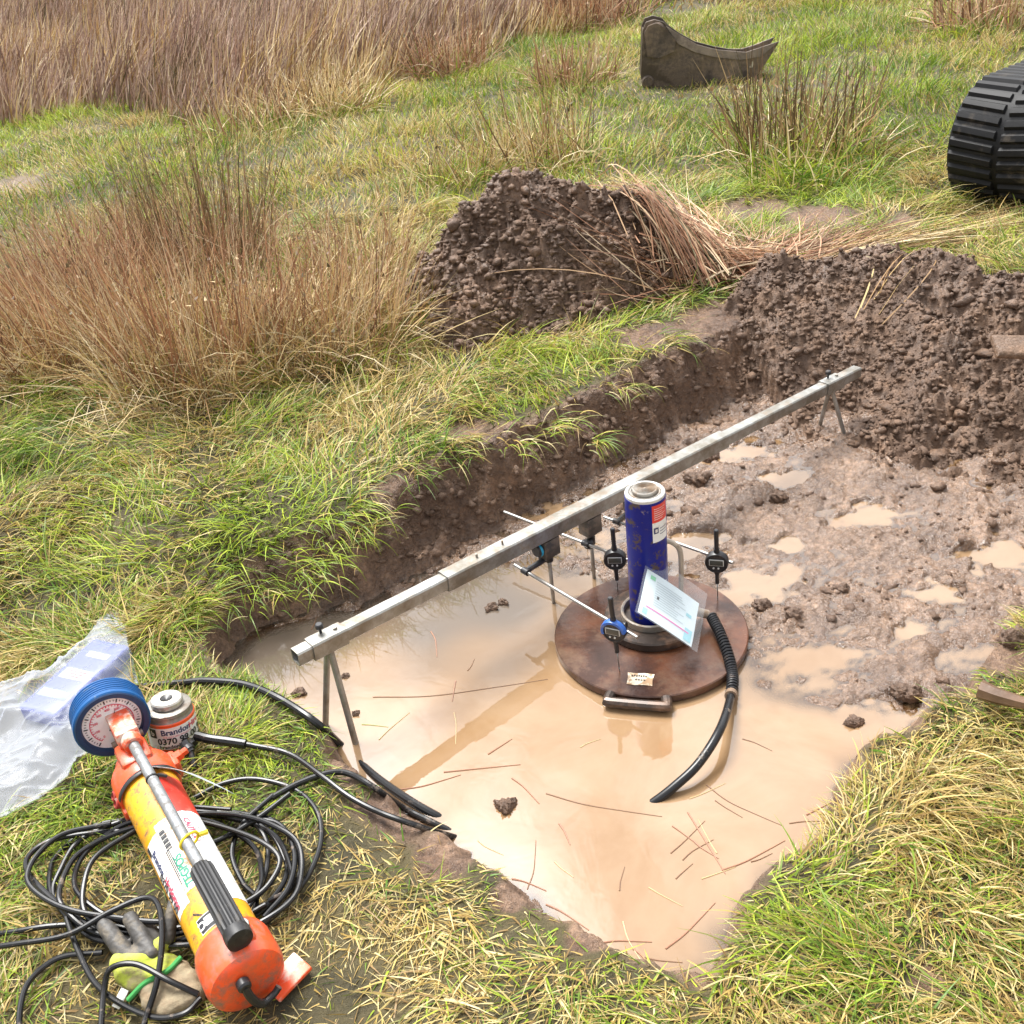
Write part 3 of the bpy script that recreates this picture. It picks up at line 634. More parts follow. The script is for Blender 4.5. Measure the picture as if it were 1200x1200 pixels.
clump(1150, 42, .50, 'rusty rush tuft above the rubber track near the top right', 160, .62, RUSTY, 350, .5, RUSTY, 120, .35, w0=.009, z=0, seed=12)
clump(690, 35, .7, 'brown rush tuft at the far end of the reed bed beside the digger bucket', 250, .8, RUSTY, 500, .6, RUSTY, 60, .4, w0=.010, z=0, seed=13)
clump(290, 165, .5, 'sparse brown rushes standing in the grass behind the dark upright rushes', 90, .55, RUSTY, 140, .45, TAN, 120, .3, w0=.007, z=0, seed=14)

# far reed bed: nobody could count these
r = np.random.default_rng(77)
RB = [tuple(at(a, b, 0)[:2]) for a, b in ((-330, 225), (0, 158), (130, 148), (290, 150), (400, 128), (480, 108), (545, 75), (620, 55), (715, 44), (760, 18), (1000, 13), (1250, 4))]
RB = RB + [(14, 22), (20, 60), (-60, 75), (-40, 20), (-12, 9)]
xs = np.concatenate([r.uniform(-15, 9, 150000), r.uniform(-45, 20, 60000)]); ys = np.concatenate([r.uniform(8, 22, 150000), r.uniform(20, 60, 60000)])
px, py = np_proj(xs, ys, np.zeros(len(xs))); k = (px > -150) & (px < 1350) & (py > -90); xs, ys = xs[k], ys[k]
d = sdist(RB, xs, ys) + .5 * noise2(xs * .6, ys * .6, 311) + .2 * noise2(xs * 2, ys * 2, 312)
k = (d < 0) & (r.random(len(xs)) < .35 + .65 * (noise2(xs * 1.3, ys * 1.3, 313) > -.35)) ; xs, ys, d = xs[k], ys[k], d[k]; n = len(xs)
hh = (.45 + .5 * np.clip(-d / 1.2, 0, 1)) * r.uniform(.55, 1.1, n) * (.8 + .4 * noise2(xs * .8, ys * .8, 314))
q = noise2(xs * .5, ys * .5, 315) + r.normal(0, .35, n) + .5 * np.exp(d / .5)
REED = np.array([(.30, .19, .145), (.39, .27, .21), (.19, .115, .09), (.52, .39, .30)])
q = q + .45 * noise2(xs * .9 + 7, ys * .35, 316); col = np.where((q > .34)[:, None], pick(TAN, n, r), np.where((q < -.45)[:, None], pick(DARK, n, r), pick(REED, n, r)))
V, C = blades(xs, ys, terrain(xs, ys) - .02, hh, (.0075 + .0006 * ys) * r.uniform(.6, 1.3, n), np.abs(r.normal(.28, .18, n)), r.uniform(0, .6, n), r.normal(.15, .7, n), col, 3, 2.5, 1.7, r.uniform(-1.2, 1.2, n))
tag(link_mesh('reed_bed', strips_mesh('reed_bed', [(V, C)], M_rush)), 'bed of dead reddish brown reeds along the far side of the field', 'reeds', kind='stuff')

# flattened rushes lying across the soil heap: long strands from S to E
def strands(S, E, bulge, w0, col, segs=6):
    n = len(S); V = np.zeros((n, segs + 1, 2, 3)); d = E - S; side = np.stack([-d[:, 1], d[:, 0], np.zeros(n)], 1); side /= np.linalg.norm(side, axis=1)[:, None] + 1e-9
    tw = r.uniform(-1, 1, n)[:, None]; acr = side * np.cos(tw) + np.array([0, 0, 1]) * np.sin(tw)
    for i in range(segs + 1):
        t = i / segs; p = S + d * t + bulge * (4 * t * (1 - t))
        for j, sg in enumerate((-1, 1)): V[:, i, j] = p + acr * (sg * .5 * w0 * (1 - .7 * t ** 2))[:, None]
    return V, np.repeat(np.repeat(col[:, None, None, :], segs + 1, 1), 2, 2)
def surf(x, y): return np.maximum(terrain(x, y), np.maximum(np.where(np.hypot(x - .4, y - 4.5) < 2, heap_a(x, y), -9), heap_b(x, y)))
def laid(name, label, groups, n0):
    ps = []; b = None
    for (sx, sy, sz, ex, ey, ez, n, s_sd, e_sd, pal, lift) in groups:
        s = at(sx, sy, sz); e = at(ex, ey, ez); b = b or s
        S = np.stack([r.normal(s.x, s_sd, n), r.normal(s.y, s_sd * .6, n), np.zeros(n)], 1); E_ = np.stack([r.normal(e.x, e_sd, n), r.normal(e.y, e_sd * .5, n), np.zeros(n)], 1)
        t = r.uniform(.55, 1.05, n)[:, None]; off = r.uniform(0, .3, n)[:, None]; S2 = S + (E_ - S) * off; E2 = S + (E_ - S) * t
        mid = (S2 + E2) / 2
        S2[:, 2] = surf(S2[:, 0], S2[:, 1]) + r.uniform(0, lift, n); E2[:, 2] = surf(E2[:, 0], E2[:, 1]) + r.uniform(.0, lift * 1.3, n)
        bz = surf(mid[:, 0], mid[:, 1]) + r.uniform(.0, lift, n) - (S2[:, 2] + E2[:, 2]) / 2
        bl = np.stack([r.normal(0, .03, n), r.normal(0, .03, n), np.clip(bz, -.1, .3)], 1)
        ps.append(strands(S2, E2, bl, .0055 * r.uniform(.6, 1.3, n), pick(pal, n, r)))
    o = link_mesh(name, strips_mesh(name, ps, M_rush), None, (b.x, b.y, tz(b.x, b.y))); tag(o, label, 'dead rushes')
laid('flattened_rushes', 'sheaf of brown rushes flattened over the right shoulder of the tall soil heap',
     [(838, 335, .1, 690, 185, .5, 420, .09, .14, RUSTY, .10), (845, 330, .1, 700, 200, .4, 260, .12, .18, DARK, .09), (850, 325, .1, 730, 175, .3, 110, .12, .2, RUSTY, .12), (800, 340, .1, 640, 240, .5, 40, .1, .2, RUSTY, .05)], 1)
laid('flattened_rushes', 'loose mat of straw rushes lying on the ground above the right soil bank',
     [(800, 330, .1, 1010, 285, .1, 420, .14, .2, RUSTY, .08), (900, 310, .1, 1170, 255, .1, 160, .12, .22, TAN, .06), (870, 325, .1, 960, 262, .1, 260, .15, .25, RUSTY, .10), (930, 290, .1, 1040, 270, .1, 200, .25, .2, DARK, .06), (1010, 330, .25, 1060, 290, .2, 8, .1, .15, TAN, .03)], 1)

# ================================================================== MATERIALS OF THE EQUIPMENT
M_galv = mat('galvanised_steel', (0.40, 0.405, 0.39), .42, .7, var=.25, vscale=14, dirt=(.20, .18, .145), dirt_amt=.50, dscale=9, dsharp=.12, bump=.15, bscale=150, rust=((.20, .13, .08), .20, 22))
M_steel = mat('bright_steel', (.30, .29, .275), .38, .85, var=.12, vscale=30, dirt=(.3, .22, .15), dirt_amt=.22, dscale=30)
M_dullsteel = mat('dull_steel', (.33, .31, .28), .42, .8, var=.2, vscale=30, dirt=(.2, .14, .09), dirt_amt=.4, dscale=20)
M_black = mat('black_plastic', (.016, .016, .018), .38, var=.2, vscale=40, dirt=(.16, .11, .08), dirt_amt=.16, dscale=30)
M_rubber = mat('black_rubber_hose', (.012, .012, .013), .27, spec=.35, var=.2, vscale=30, dirt=(.17, .13, .10), dirt_amt=.16, dscale=22, dsharp=.05)
M_rust = mat('rusty_plate', (.070, .036, .026), .16, .2, var=.4, vscale=9, dirt=(.16, .10, .065), dirt_amt=.34, dscale=9, dsharp=.10, bump=.5, bscale=45, rust=((.11, .036, .014), .36, 5), dirt_rough=.28)
M_rustdark = mat('dark_steel_plate', (.055, .042, .035), .3, .4, var=.3, vscale=12, dirt=(.18, .10, .06), dirt_amt=.35, dscale=10, dirt_rough=.4)
M_blue = mat('blue_jack_paint', (.002, .010, .19), .33, 0, spec=.3, var=.15, vscale=8, dirt=(.075, .055, .05), dirt_amt=.30, dscale=34, dsharp=.03, rust=((.30, .24, .2), .10, 40))
M_white = mat('white_label', (.78, .78, .76), .45, var=.05, vscale=20, dirt=(.45, .36, .28), dirt_amt=.18, dscale=30)
M_whitepaint = mat('worn_white_ring', (.62, .62, .60), .4, .2, dirt=(.3, .27, .23), dirt_amt=.25, dscale=40)
M_red = mat('red_label', (.70, .05, .035), .4, dirt=(.4, .2, .15), dirt_amt=.15, dscale=40)
M_text = mat('printed_black', (.02, .02, .025), .5)
M_navy = mat('printed_navy', (.03, .04, .12), .5)
M_redtext = mat('printed_red', (.6, .04, .10), .5)
M_green = mat('printed_green', (.01, .22, .13), .5)
M_orange = mat('orange_paint', (.80, .085, .018), .33, 0, var=.10, vscale=12, dirt=(.50, .10, .045), dirt_amt=.38, dscale=20, rust=((.19, .135, .10), .29, 22), coat=.2, bump=.12, bscale=90)
M_orangeworn = mat('worn_orange_paint', (.80, .10, .03), .38, 0, var=.10, vscale=12, dirt=(.66, .52, .44), dirt_amt=.50, dscale=16, dsharp=.06, bump=.12, bscale=90)
M_tube = mat('grey_handle_tube', (.27, .28, .29), .45, .6, var=.25, vscale=40, dirt=(.14, .13, .12), dirt_amt=.38, dscale=60, bump=.1, bscale=200)
M_yellow = mat('yellow_paint', (.80, .36, .012), .3, 0, var=.08, vscale=10, dirt=(.42, .22, .05), dirt_amt=.32, dscale=16, rust=((.10, .075, .055), .26, 48), coat=.3)
M_bluerub = mat('blue_rubber', (.004, .075, .24), .45, spec=.3, var=.12, vscale=30, dirt=(.12, .16, .2), dirt_amt=.12, dscale=40)
M_navyrub = mat('dark_blue_rubber', (.008, .035, .10), .5, var=.1, vscale=30)
M_gaugeface = mat('gauge_face', (.78, .77, .78), .25, spec=.5)
M_screen = mat('lcd_screen', (.055, .058, .05), .15)
M_trim = mat('screen_trim', (.55, .55, .52), .4)
M_dialblue = mat('dial_blue', (.02, .10, .40), .35, dirt=(.2, .2, .2), dirt_amt=.15, dscale=60)
M_track = mat('track_rubber', (.008, .008, .009), .55, spec=.25, var=.25, vscale=6, dirt=(.11, .09, .07), dirt_amt=.20, dscale=5, dsharp=.08, bump=.3, bscale=40)
M_bucket = mat('bucket_steel', (.085, .062, .046), .42, .3, var=.45, vscale=4, dirt=(.27, .20, .145), dirt_amt=.47, dscale=3.2, dsharp=.10, bump=.8, bscale=18, rust=((.045, .034, .027), .42, 6), dirt_rough=.7)
M_stick = mat('wet_wood', (.13, .075, .045), .4, var=.4, vscale=12, bump=.5, bscale=50)
M_yelband = mat('yellow_band', (.75, .55, .02), .45)
M_muddy = mat('muddy_metal', (.20, .135, .09), .45, .1, var=.3, vscale=30)

# ================================================================== REFERENCE BEAM
F1, F2 = at(375, 850, WATER_Z), at(418, 874, WATER_Z); G1, G2 = at(956, 502, WATER_Z), at(996, 508, WATER_Z)
nb, fb = (F1 + F2) / 2, (G1 + G2) / 2
zn, zf = z_over(nb, 768), z_over(fb, 455)
Ja = Vector((nb.x, nb.y, zn)); Jb = Vector((fb.x, fb.y, zf))
bdir = (Jb - Ja).normalized(); BUP = Vector((0, 0, 1)); bside = bdir.cross(BUP).normalized()      # bside points towards the viewer's right
AX = Ja + Vector((0, 0, .026))
def on_beam(px):
    lo, hi = -1.5, 4.5
    for _ in range(50):
        m = (lo + hi) / 2
        if proj(AX + bdir * m)[0] < px: lo = m
        else: hi = m
    return (lo + hi) / 2
def beam_frame(t): return frame(AX + bdir * t, bdir, bside)
def sq_tube(t0, t1, w, wall=.0035):
    mb = MB(); M = beam_frame(t0); L = t1 - t0
    def ring(h, z, c): return [Vector((sx * (h - (c if k == 0 else 0)), sy * (h - (c if k == 1 else 0)), z)) for sx, sy, k in ((1, 1, 1), (1, 1, 0), (-1, 1, 0), (-1, 1, 1), (-1, -1, 1), (-1, -1, 0), (1, -1, 0), (1, -1, 1))]
    h = w / 2; c = .004; vs = ring(h, 0, c) + ring(h, L, c) + ring(h - wall, 0, c * .6) + ring(h - wall, L, c * .6); fs = []
    for i in range(8):
        j = (i + 1) % 8
        fs += [(i, j, 8 + j, 8 + i), (16 + j, 16 + i, 24 + i, 24 + j), (j, i, 16 + i, 16 + j), (8 + i, 8 + j, 24 + j, 24 + i)]
    mb.add([M @ v for v in vs], fs); return mb
bt = thing('reference_beam', (nb.x, nb.y, WATER_Z), 'long galvanised steel beam on short legs spanning the flooded pit', 'steel beam')
t0, t1, t2, t3 = on_beam(346), on_beam(520), on_beam(848), on_beam(1004); ca, cb = on_beam(383), on_beam(974)
sq_tube(t0, t1 + .10, .040).build('inner_tube', M_galv, bt, smooth=False); sq_tube(t2 - .10, t3, .040).build('inner_tube', M_galv, bt, smooth=False)
sq_tube(t1, t2, .0495).build('sleeve_tube', M_galv, bt, smooth=False)
for tc_, feet in ((ca, (F1, F2)), (cb, (G1, G2))):
    col_ = sq_tube(tc_ - .05, tc_ + .05, .0485).build('collar', M_galv, bt, smooth=False)
    mb = MB(); kp = AX + bdir * (tc_ - .005) + BUP * .024 - bside * .012
    mb.tube([kp, kp + BUP * .016], .004, 8); mb.lathe([(0, .014), (.008, .014), (.0105, .017), (.0105, .026), (.008, .029), (0, .029)], frame(kp, BUP), 12); mb.build('clamp_knob', M_black, col_)
    mb = MB(); mb.lathe([(0, .0), (.006, 0), (.006, .006), (0, .007)], frame(AX + bdir * (tc_ + .03) + BUP * .0243, BUP), 6); mb.build('bolt', M_dullsteel, col_)
    for ft in feet:
        top = AX + bdir * tc_ - BUP * .024 + (ft - AX - bdir * tc_).dot(bside) * bside * .10; foot = Vector((ft.x, ft.y, WATER_Z - .07))
        mb = MB(); mb.tube([top, foot], .0088 if tc_ == ca else .0075, 12); mb.build('leg', M_galv, bt)
mb = MB()
for pxx in (500, 530): 
    mb.lathe([(0, 0), (.0035, 0), (.0035, .012), (0, .013)], frame(AX + bdir * on_beam(pxx + 60) + BUP * .0245, BUP), 8)
mb.build('set_screw', M_dullsteel, bt)

# ================================================================== BEARING PLATES AND JACK
PC = at(762, 741, -.178); PZ = -.172
pt = thing('bearing_plate', (PC.x, PC.y, PZ - .026), 'large round rusty steel plate lying in the puddle under the jack', 'steel plate')
mb = MB(); R0 = .276; mb.lathe([(0, -.026), (R0 - .003, -.026), (R0, -.023), (R0, -.003), (R0 - .003, 0), (0, 0)], Matrix.Translation((PC.x, PC.y, PZ)), 96); mb.build('plate', M_rust, pt)
hd = (at(747, 818, PZ) - Vector((PC.x, PC.y, PZ))); hd.z = 0; hd.normalize(); hs_ = Vector((-hd.y, hd.x, 0))
Hc = Vector((PC.x, PC.y, PZ - .008)) + hd * (R0 + .022)
mb = MB(); mb.tube(smooth_path([Hc - hd * .03 - hs_ * .074, Hc - hd * .008 - hs_ * .078, Hc - hs_ * .068, Hc + hs_ * .068, Hc - hd * .008 + hs_ * .078, Hc - hd * .03 + hs_ * .074], 5), .0145, 10); mb.build('handle', M_rustdark, pt)
Lc = at(750, 796, PZ); lx = (at(764, 797, PZ) - Lc).normalized(); lM = frame(Lc + Vector((0, 0, .0012)), (0, 0, 1), lx)
mb = MB(); random.seed(5); pl_ = [(-.034 + random.uniform(-.003, .003), -.024), (-.012, -.026), (.012, -.023), (.036, -.025), (.034, -.004), (.037, .022), (.01, .024), (-.014, .021), (-.036, .023), (-.033, .002)]
mb.prism(pl_, lM, .0006); lab = mb.build('paper_label', mat('torn_label', (.72, .64, .50), .5, var=.1, dirt=(.35, .22, .12), dirt_amt=.45, dscale=40, dsharp=.04), pt)
mb = MB()
for k in range(7): mb.box(lM @ Matrix.Translation((-.022 + k * .0062, .010 + .0015 * (k % 2), .0010)), (.004, .0065, .0004))
for k in range(4): mb.box(lM @ Matrix.Translation((-.010 + k * .0075, -.005, .0010)), (.005, .004, .0004))
mb.build('lettering', M_rustdark, lab)
SC = at(765, 728, PZ)
st = thing('spacer_plate', (SC.x, SC.y, PZ), 'smaller dark round steel plate stacked on the large rusty plate beneath the jack', 'steel plate')
mb = MB(); mb.lathe([(0, .0005), (.137, .0005), (.140, .004), (.140, .024), (.136, .028), (0, .028)], Matrix.Translation((SC.x, SC.y, PZ)), 64); mb.build('plate', M_rustdark, st)
mb = MB(); mb.lathe([(.085, .0285), (.085, .048), (.081, .051), (.077, .048), (.077, .0285)], Matrix.Translation((SC.x - .006, SC.y - .002, PZ)), 48); mb.build('locating_ring', M_dullsteel, st)

JR = .0555
JB = Vector((SC.x - .008, SC.y, PZ + .029)); JH = z_over(JB, 575) - JB.z
jk = thing('hydraulic_jack', JB, 'tall blue hydraulic jack cylinder standing upright on the round plates', 'hydraulic jack'); JM = Matrix.Translation(JB)
mb = MB(); mb.lathe([(0, 0), (JR, 0), (JR, JH - .012), (JR - .0015, JH - .010)], JM, 64); body = mb.build('cylinder_body', M_blue, jk)
mb = MB(); mb.lathe([(JR - .0012, JH - .011), (JR - .0012, JH - .003), (JR - .004, JH), (.046, JH), (.044, JH - .004)], JM, 64); mb.build('end_ring', M_whitepaint, jk)
mb = MB(); mb.lathe([(.044, JH - .005), (.041, JH - .001), (.038, JH - .001), (.036, JH - .004), (0, JH - .004)], JM, 64); mb.build('gland_nut', M_dullsteel, jk)
mb = MB(); SH = .009; pr = [(.0, JH + SH)]
for k in range(8): pr += [(.0035 + k * .0034, JH + SH), (.0045 + k * .0034, JH + SH - .0018), (.0058 + k * .0034, JH + SH - .0018), (.0066 + k * .0034, JH + SH)]
pr = pr + [(.0325, JH + SH), (.0345, JH + SH - .002), (.0345, JH - .005)]; mb.lathe(pr, JM, 64); mb.build('saddle', M_dullsteel, jk)
cama = math.atan2(-JB.y, -JB.x)
mb = MB(); patch_wrap(mb, JM, JR + .0006, cama + .30, cama + 1.28, JH - .072, JH - .018, 0, 14); patch_wrap(mb, JM, JR + .0006, cama + .30, cama + 1.28, JH - .135, JH - .072, 1, 14)
lb = mb.build('warning_label', [M_red, M_white], jk)
mb = MB()
for k in range(6): patch_wrap(mb, JM, JR + .0010, cama + .40, cama + 1.1 - .1 * (k % 3), JH - .030 - k * .0065, JH - .0285 - k * .0065, 0, 8)
patch_wrap(mb, JM, JR + .0010, cama + .36, cama + .62, JH - .107, JH - .088, 1, 4); patch_wrap(mb, JM, JR + .0012, cama + .44, cama + .56, JH - .103, JH - .093, 0, 3)
for k in range(3): patch_wrap(mb, JM, JR + .0010, cama + .70, cama + 1.2, JH - .095 - k * .009, JH - .093 - k * .009, 1, 6)
mb.build('lettering', [M_white, M_navy], lb)
mb = MB(); patch_wrap(mb, JM, JR + .0006, cama + .48, cama + 1.1, JH - .300, JH - .276, 0, 10, .001); small = mb.build('small_label', M_white, jk)
mb = MB()
for k in range(10): patch_wrap(mb, JM, JR + .001, cama + .56 + k * .05, cama + .585 + k * .05 + .01 * (k % 3), JH - .294, JH - .282, 0, 2)
mb.build('barcode', M_text, small)
mb = MB(); patch_wrap(mb, JM, JR + .0006, cama - .02, cama + .16, JH - .262, JH - .232, 0, 6); mb.build('red_mark', M_red, jk)
# bent carrying pipe on the right
rt = Vector((math.cos(cama + math.pi / 2), math.sin(cama + math.pi / 2), 0)); pz = Vector((0, 0, 1)); a0 = JB + rt * (JR - .01)
mb = MB(); mb.tube(smooth_path([a0 + pz * (JH - .165), a0 + rt * .022 + pz * (JH - .17), a0 + rt * .043 + pz * (JH - .195), a0 + rt * .047 + pz * (JH - .25), a0 + rt * .045 + pz * (JH - .36)], 6), .0075, 10); mb.build('carry_handle', mat('muddy_pipe', (.42, .36, .29), .5, .2, var=.25, vscale=30, dirt=(.2, .14, .1), dirt_amt=.35, dscale=30), jk)
# coupler low on the right-front that the hose screws into
q0 = JB + Vector((math.cos(cama + .55), math.sin(cama + .55), 0)) * (JR - .005) + pz * .075
HS = at_depth(833, 721, (JB - CAM).dot(_f) - .05)
mb = MB(); dq = (HS - q0).normalized(); mb.tube([q0, q0 + dq * .035], .017, 6); mb.tube([q0 + dq * .036, HS - dq * .01], .013, 16); mb.build('coupler', M_dullsteel, jk)

# hose from the jack that dips under the muddy water
hp = [HS, at_depth(845, 745, 2.86), at_depth(856, 778, 2.79), at_depth(858, 806, 2.73), at(846, 850, -.135), at(820, 893, -.155), at(790, 922, -.182), at(762, 943, -.212), at(735, 957, -.245)]
path = smooth_path(hp, 10)
hz = thing('jack_hose', (hp[4].x, hp[4].y, WATER_Z), 'muddy black hose curving from the jack down into the cream water', 'hose')
mb = MB(); mb.tube(path, .0115, 12); mb.build('hose', M_rubber, hz)
mb = MB(); cut = int(len(path) * .40); acc = 0; hel = []
for i in range(cut * 10):
    t = i / 10; k = int(t); p = path[k].lerp(path[k + 1], t - k); tg = (path[k + 1] - path[k]).normalized(); sx = tg.cross(Vector((0, 0, 1))).normalized(); sy = tg.cross(sx); a = i * .62
    hel.append(p + .0135 * (math.cos(a) * sx + math.sin(a) * sy))
mb.tube(hel, .0034, 6); mb.build('spring_guard', M_black, hz)
mb = MB(); k = cut; tg = (path[k + 1] - path[k]).normalized(); mb.tube([path[k] - tg * .006, path[k] + tg * .012], .0165, 14); mb.build('ferrule', M_muddy, hz)

# document in a clear sleeve hung on the jack
M_paper = mat('printed_sheet', (.66, .76, .80), .4, var=.06, vscale=12)
M_sleeve = bpy.data.materials.new('clear_plastic'); M_sleeve.use_nodes = True
_n = M_sleeve.node_tree.nodes; _l = M_sleeve.node_tree.links; _b = _n['Principled BSDF']; _b.inputs['Base Color'].default_value = (.75, .78, .8, 1); _b.inputs['Roughness'].default_value = .12
_t = _n.new('ShaderNodeBsdfTransparent'); _m = _n.new('ShaderNodeMixShader'); _m.inputs[0].default_value = .16; _l.new(_t.outputs[0], _m.inputs[1]); _l.new(_b.outputs[0], _m.inputs[2]); _l.new(_m.outputs[0], _n['Material Output'].inputs['Surface'])
dj = (JB - CAM).dot(_f)
k_tl, k_r, k_b, k_l = at_depth(764, 669, dj - .150), at_depth(826, 713, dj - .100), at_depth(804, 752, dj - .200), at_depth(741, 715, dj - .250)
dc = (k_tl + k_r + k_b + k_l) / 4; dxv = ((k_r - k_tl) + (k_b - k_l)) / 2; dyv = ((k_tl - k_l) + (k_r - k_b)) / 2; DW, DH = dxv.length, dyv.length; dn = dxv.cross(dyv).normalized(); DM = frame(dc, dn, dxv)
ds = thing('document_sleeve', k_b, 'pale blue printed sheet in a clear plastic sleeve hanging on the front of the jack', 'document')
def sheet(w0, w1, h0, h1, z0, bow, n=10):
    vs = []; fs = []
    for j in range(n + 1):
        for i in range(n + 1):
            u, v = i / n, j / n; vs.append(DM @ Vector((w0 + (w1 - w0) * u, h0 + (h1 - h0) * v, z0 + bow * (math.sin(u * 3.0 + .5) * .6 + .35 * math.sin(v * 4 + 1)))))
    for j in range(n):
        for i in range(n): a = j * (n + 1) + i; fs.append((a, a + 1, a + n + 2, a + n + 1))
    m = MB(); m.add(vs, fs); return m
o = sheet(-DW / 2, DW / 2, -DH / 2, DH / 2, 0, .006).build('sheet', M_paper, ds)
def dpt(u, v): return (DM @ Vector((u, v, .0012 + .006 * (math.sin((u / DW + .5) * 3.0 + .5) * .6 + .35 * math.sin((v / DH + .5) * 4 + 1)))))
mb = MB()
def strip(u0, u1, v0, v1, mi):
    n = 6; vs = [dpt(u0 + (u1 - u0) * i / n, v) for i in range(n + 1) for v in (v0, v1)]; mb.add(vs, [(2 * i, 2 * i + 2, 2 * i + 3, 2 * i + 1) for i in range(n)], mi)
random.seed(9)
for k in range(11):
    v = DH * (.34 - k * .052); strip(-DW * .30, DW * (.28 - random.random() * .22), v, v + DH * .014, 0)
strip(-DW * .40, DW * .40, -DH * .30, -DH * .275, 1); strip(-DW * .42, -DW * .33, DH * .33, DH * .42, 2); strip(-DW * .44, -DW * .36, -DH * .46, -DH * .34, 3); strip(DW * .32, DW * .46, -DH * .46, -DH * .20, 3); strip(-DW * .25, -DW * .21, -DH * .02, DH * .05, 4); strip(DW * .30, DW * .40, DH * .05, DH * .12, 3)
mb.build('lettering', [mat('faint_print', (.40, .48, .52), .5), mat('pink_line', (.75, .12, .42), .5), mat('green_logo', (.18, .55, .3), .5), mat('teal_print', (.30, .60, .68), .5), M_text], o)
sheet(-DW * .56, DW * .60, -DH * .56, DH * .80, .004, .008).build('clear_sleeve', M_sleeve, ds)
mb = MB(); tp = DM @ Vector((-DW * .35, DH * .76, .006)); mb.tube(smooth_path([tp, tp + Vector((-.004, .01, .025)), JB + pz * (JH - .36) + (tp - JB - pz * (JH - .36)).normalized() * .055], 5), .0015, 6); mb.build('tie', M_yelband, ds)

# ================================================================== DIAL GAUGES, RODS AND MAGNETIC STANDS
def dial_gauge(tip, cpx, face_az, label, ring, blue, lean=0.0):
    """tip on the plate; body centre at the photo row cpx"""
    zc = z_over(tip, cpx); H_ = zc - tip.z
    M0 = Matrix.Translation(tip) @ Matrix.Rotation(lean, 4, 'Y'); up = (M0.to_3x3() @ Vector((0, 0, 1))).normalized()
    def P(h, fx=0, fy=0, fz=0): return M0 @ Vector((fx, fy, h))
    fd = Vector((math.cos(face_az), math.sin(face_az), 0)); fd = (fd - fd.dot(up) * up).normalized(); sd = up.cross(fd)
    g = thing('dial_gauge', tip, label, 'dial gauge', 'digital dial gauges standing on the rusty plate'); c = P(H_)
    R = .034
    mb = MB(); bM = frame(c - fd * .012, fd, sd); mb.lathe([(0, 0), (R - .003, 0), (R, .003), (R, .020), (R - .002, .024), (R - .005, .0245), (R - .006, .022), (0, .022)], bM, 40)
    body = mb.build('body', M_black, g)
    if blue:
        mb = MB(); mb.lathe([(R + .0005, .008), (R + .002, .009), (R + .002, .021), (R + .0008, .0248), (R - .006, .0252), (R - .007, .0235)], bM, 40, a0=math.radians(5), a1=math.radians(200)); mb.build('bezel', M_dialblue, g)
    sc = frame(c + fd * .0105 + up * .003, fd, sd)
    mb = MB(); mb.box(sc, (.042, .021, .004), .001); fr_ = mb.build('screen_frame', M_trim, body)
    mb = MB(); mb.box(sc @ Matrix.Translation((0, 0, .0008)), (.038, .0175, .0044), .0008); mb.build('screen', M_screen, body)
    for dx in (-.008, .006):
        mb = MB(); mb.lathe([(0, .002), (.0028, .002), (.0028, .0045), (0, .005)], frame(c + fd * .0105 - up * .0145 + sd * dx, fd, sd), 10); mb.build('button', M_trim, body)
    mb = MB(); mb.tube([c + up * (R - .004), c + up * (R + .012)], .0085, 14); mb.tube([c + up * (R + .010), c + up * (R + .066)], .0068, 14); mb.lathe([(.0072, 0), (.0072, .010), (.005, .013), (0, .013)], frame(c + up * (R + .064), up), 14); mb.build('spindle_cap', M_black, g)
    mb = MB(); b0 = c - up * (R - .003); mb.tube([b0, b0 - up * .012], .0078, 12); mb.tube([b0 - up * .012, b0 - up * .046], .0062, 12); mb.build('stem', M_black, g)
    mb = MB(); mb.tube([b0 - up * .044, tip + up * .006], .0018, 8); mb.tube([tip + up * .012, tip + up * .0005], [.0026, .0012], 8); mb.build('probe', M_steel, g)
    mb = MB(); lug = c - fd * .012; mb.tube([lug, lug - fd * .022], .0085, 12); mb.lathe([(0, 0), (.011, 0), (.012, .002), (.012, .012), (.010, .014), (0, .014)], frame(lug - fd * .014 + sd * .010 - up * .002, sd), 14); mb.build('rod_clamp', M_black, g)
    return c - fd * .020
CAZ = lambda p: math.atan2(-p.y, -p.x)
T1 = at(724, 692, PZ); T2 = at(841, 703, PZ); T3 = at(726, 786, PZ)
K1 = dial_gauge(T1, 655, CAZ(T1) - .10, 'black digital dial gauge on the plate just left of the blue jack', 0, False, -.02)
K2 = dial_gauge(T2, 658, CAZ(T2) - .12, 'black digital dial gauge on the plate to the right of the blue jack', 0, False, -.02)
K3 = dial_gauge(T3, 738, CAZ(T3) - .45, 'dial gauge with a bright blue bezel at the front of the rusty plate', 0, True, -.05)
def rod_z(k): return k.z
def stand(block_px, post_px, post_py, R0_, R1_, K, label, knob_col, kside=1):
    """block hung under the beam, post below it, rod through the clamp to the gauge"""
    tb = on_beam(block_px); base = AX + bdir * tb - BUP * .0255
    s = thing('magnetic_stand', (base.x, base.y, base.z - .1), label, 'magnetic stand', 'magnetic stands hung under the beam')
    mb = MB(); mb.box(frame(base - BUP * .032, BUP, bdir), (.058, .046, .062), .003); mb.build('magnet_block', mat('dirty_magnet', (.10, .09, .08), .45, .5, var=.3, vscale=30, dirt=(.2, .14, .1), dirt_amt=.35, dscale=30), s)
    return s, base
def rod(a, b, r_, name, par):
    mb = MB(); mb.tube([a, b], r_, 12); mb.build(name, M_steel, par)
zr = (K1.z + K2.z) / 2 + .004
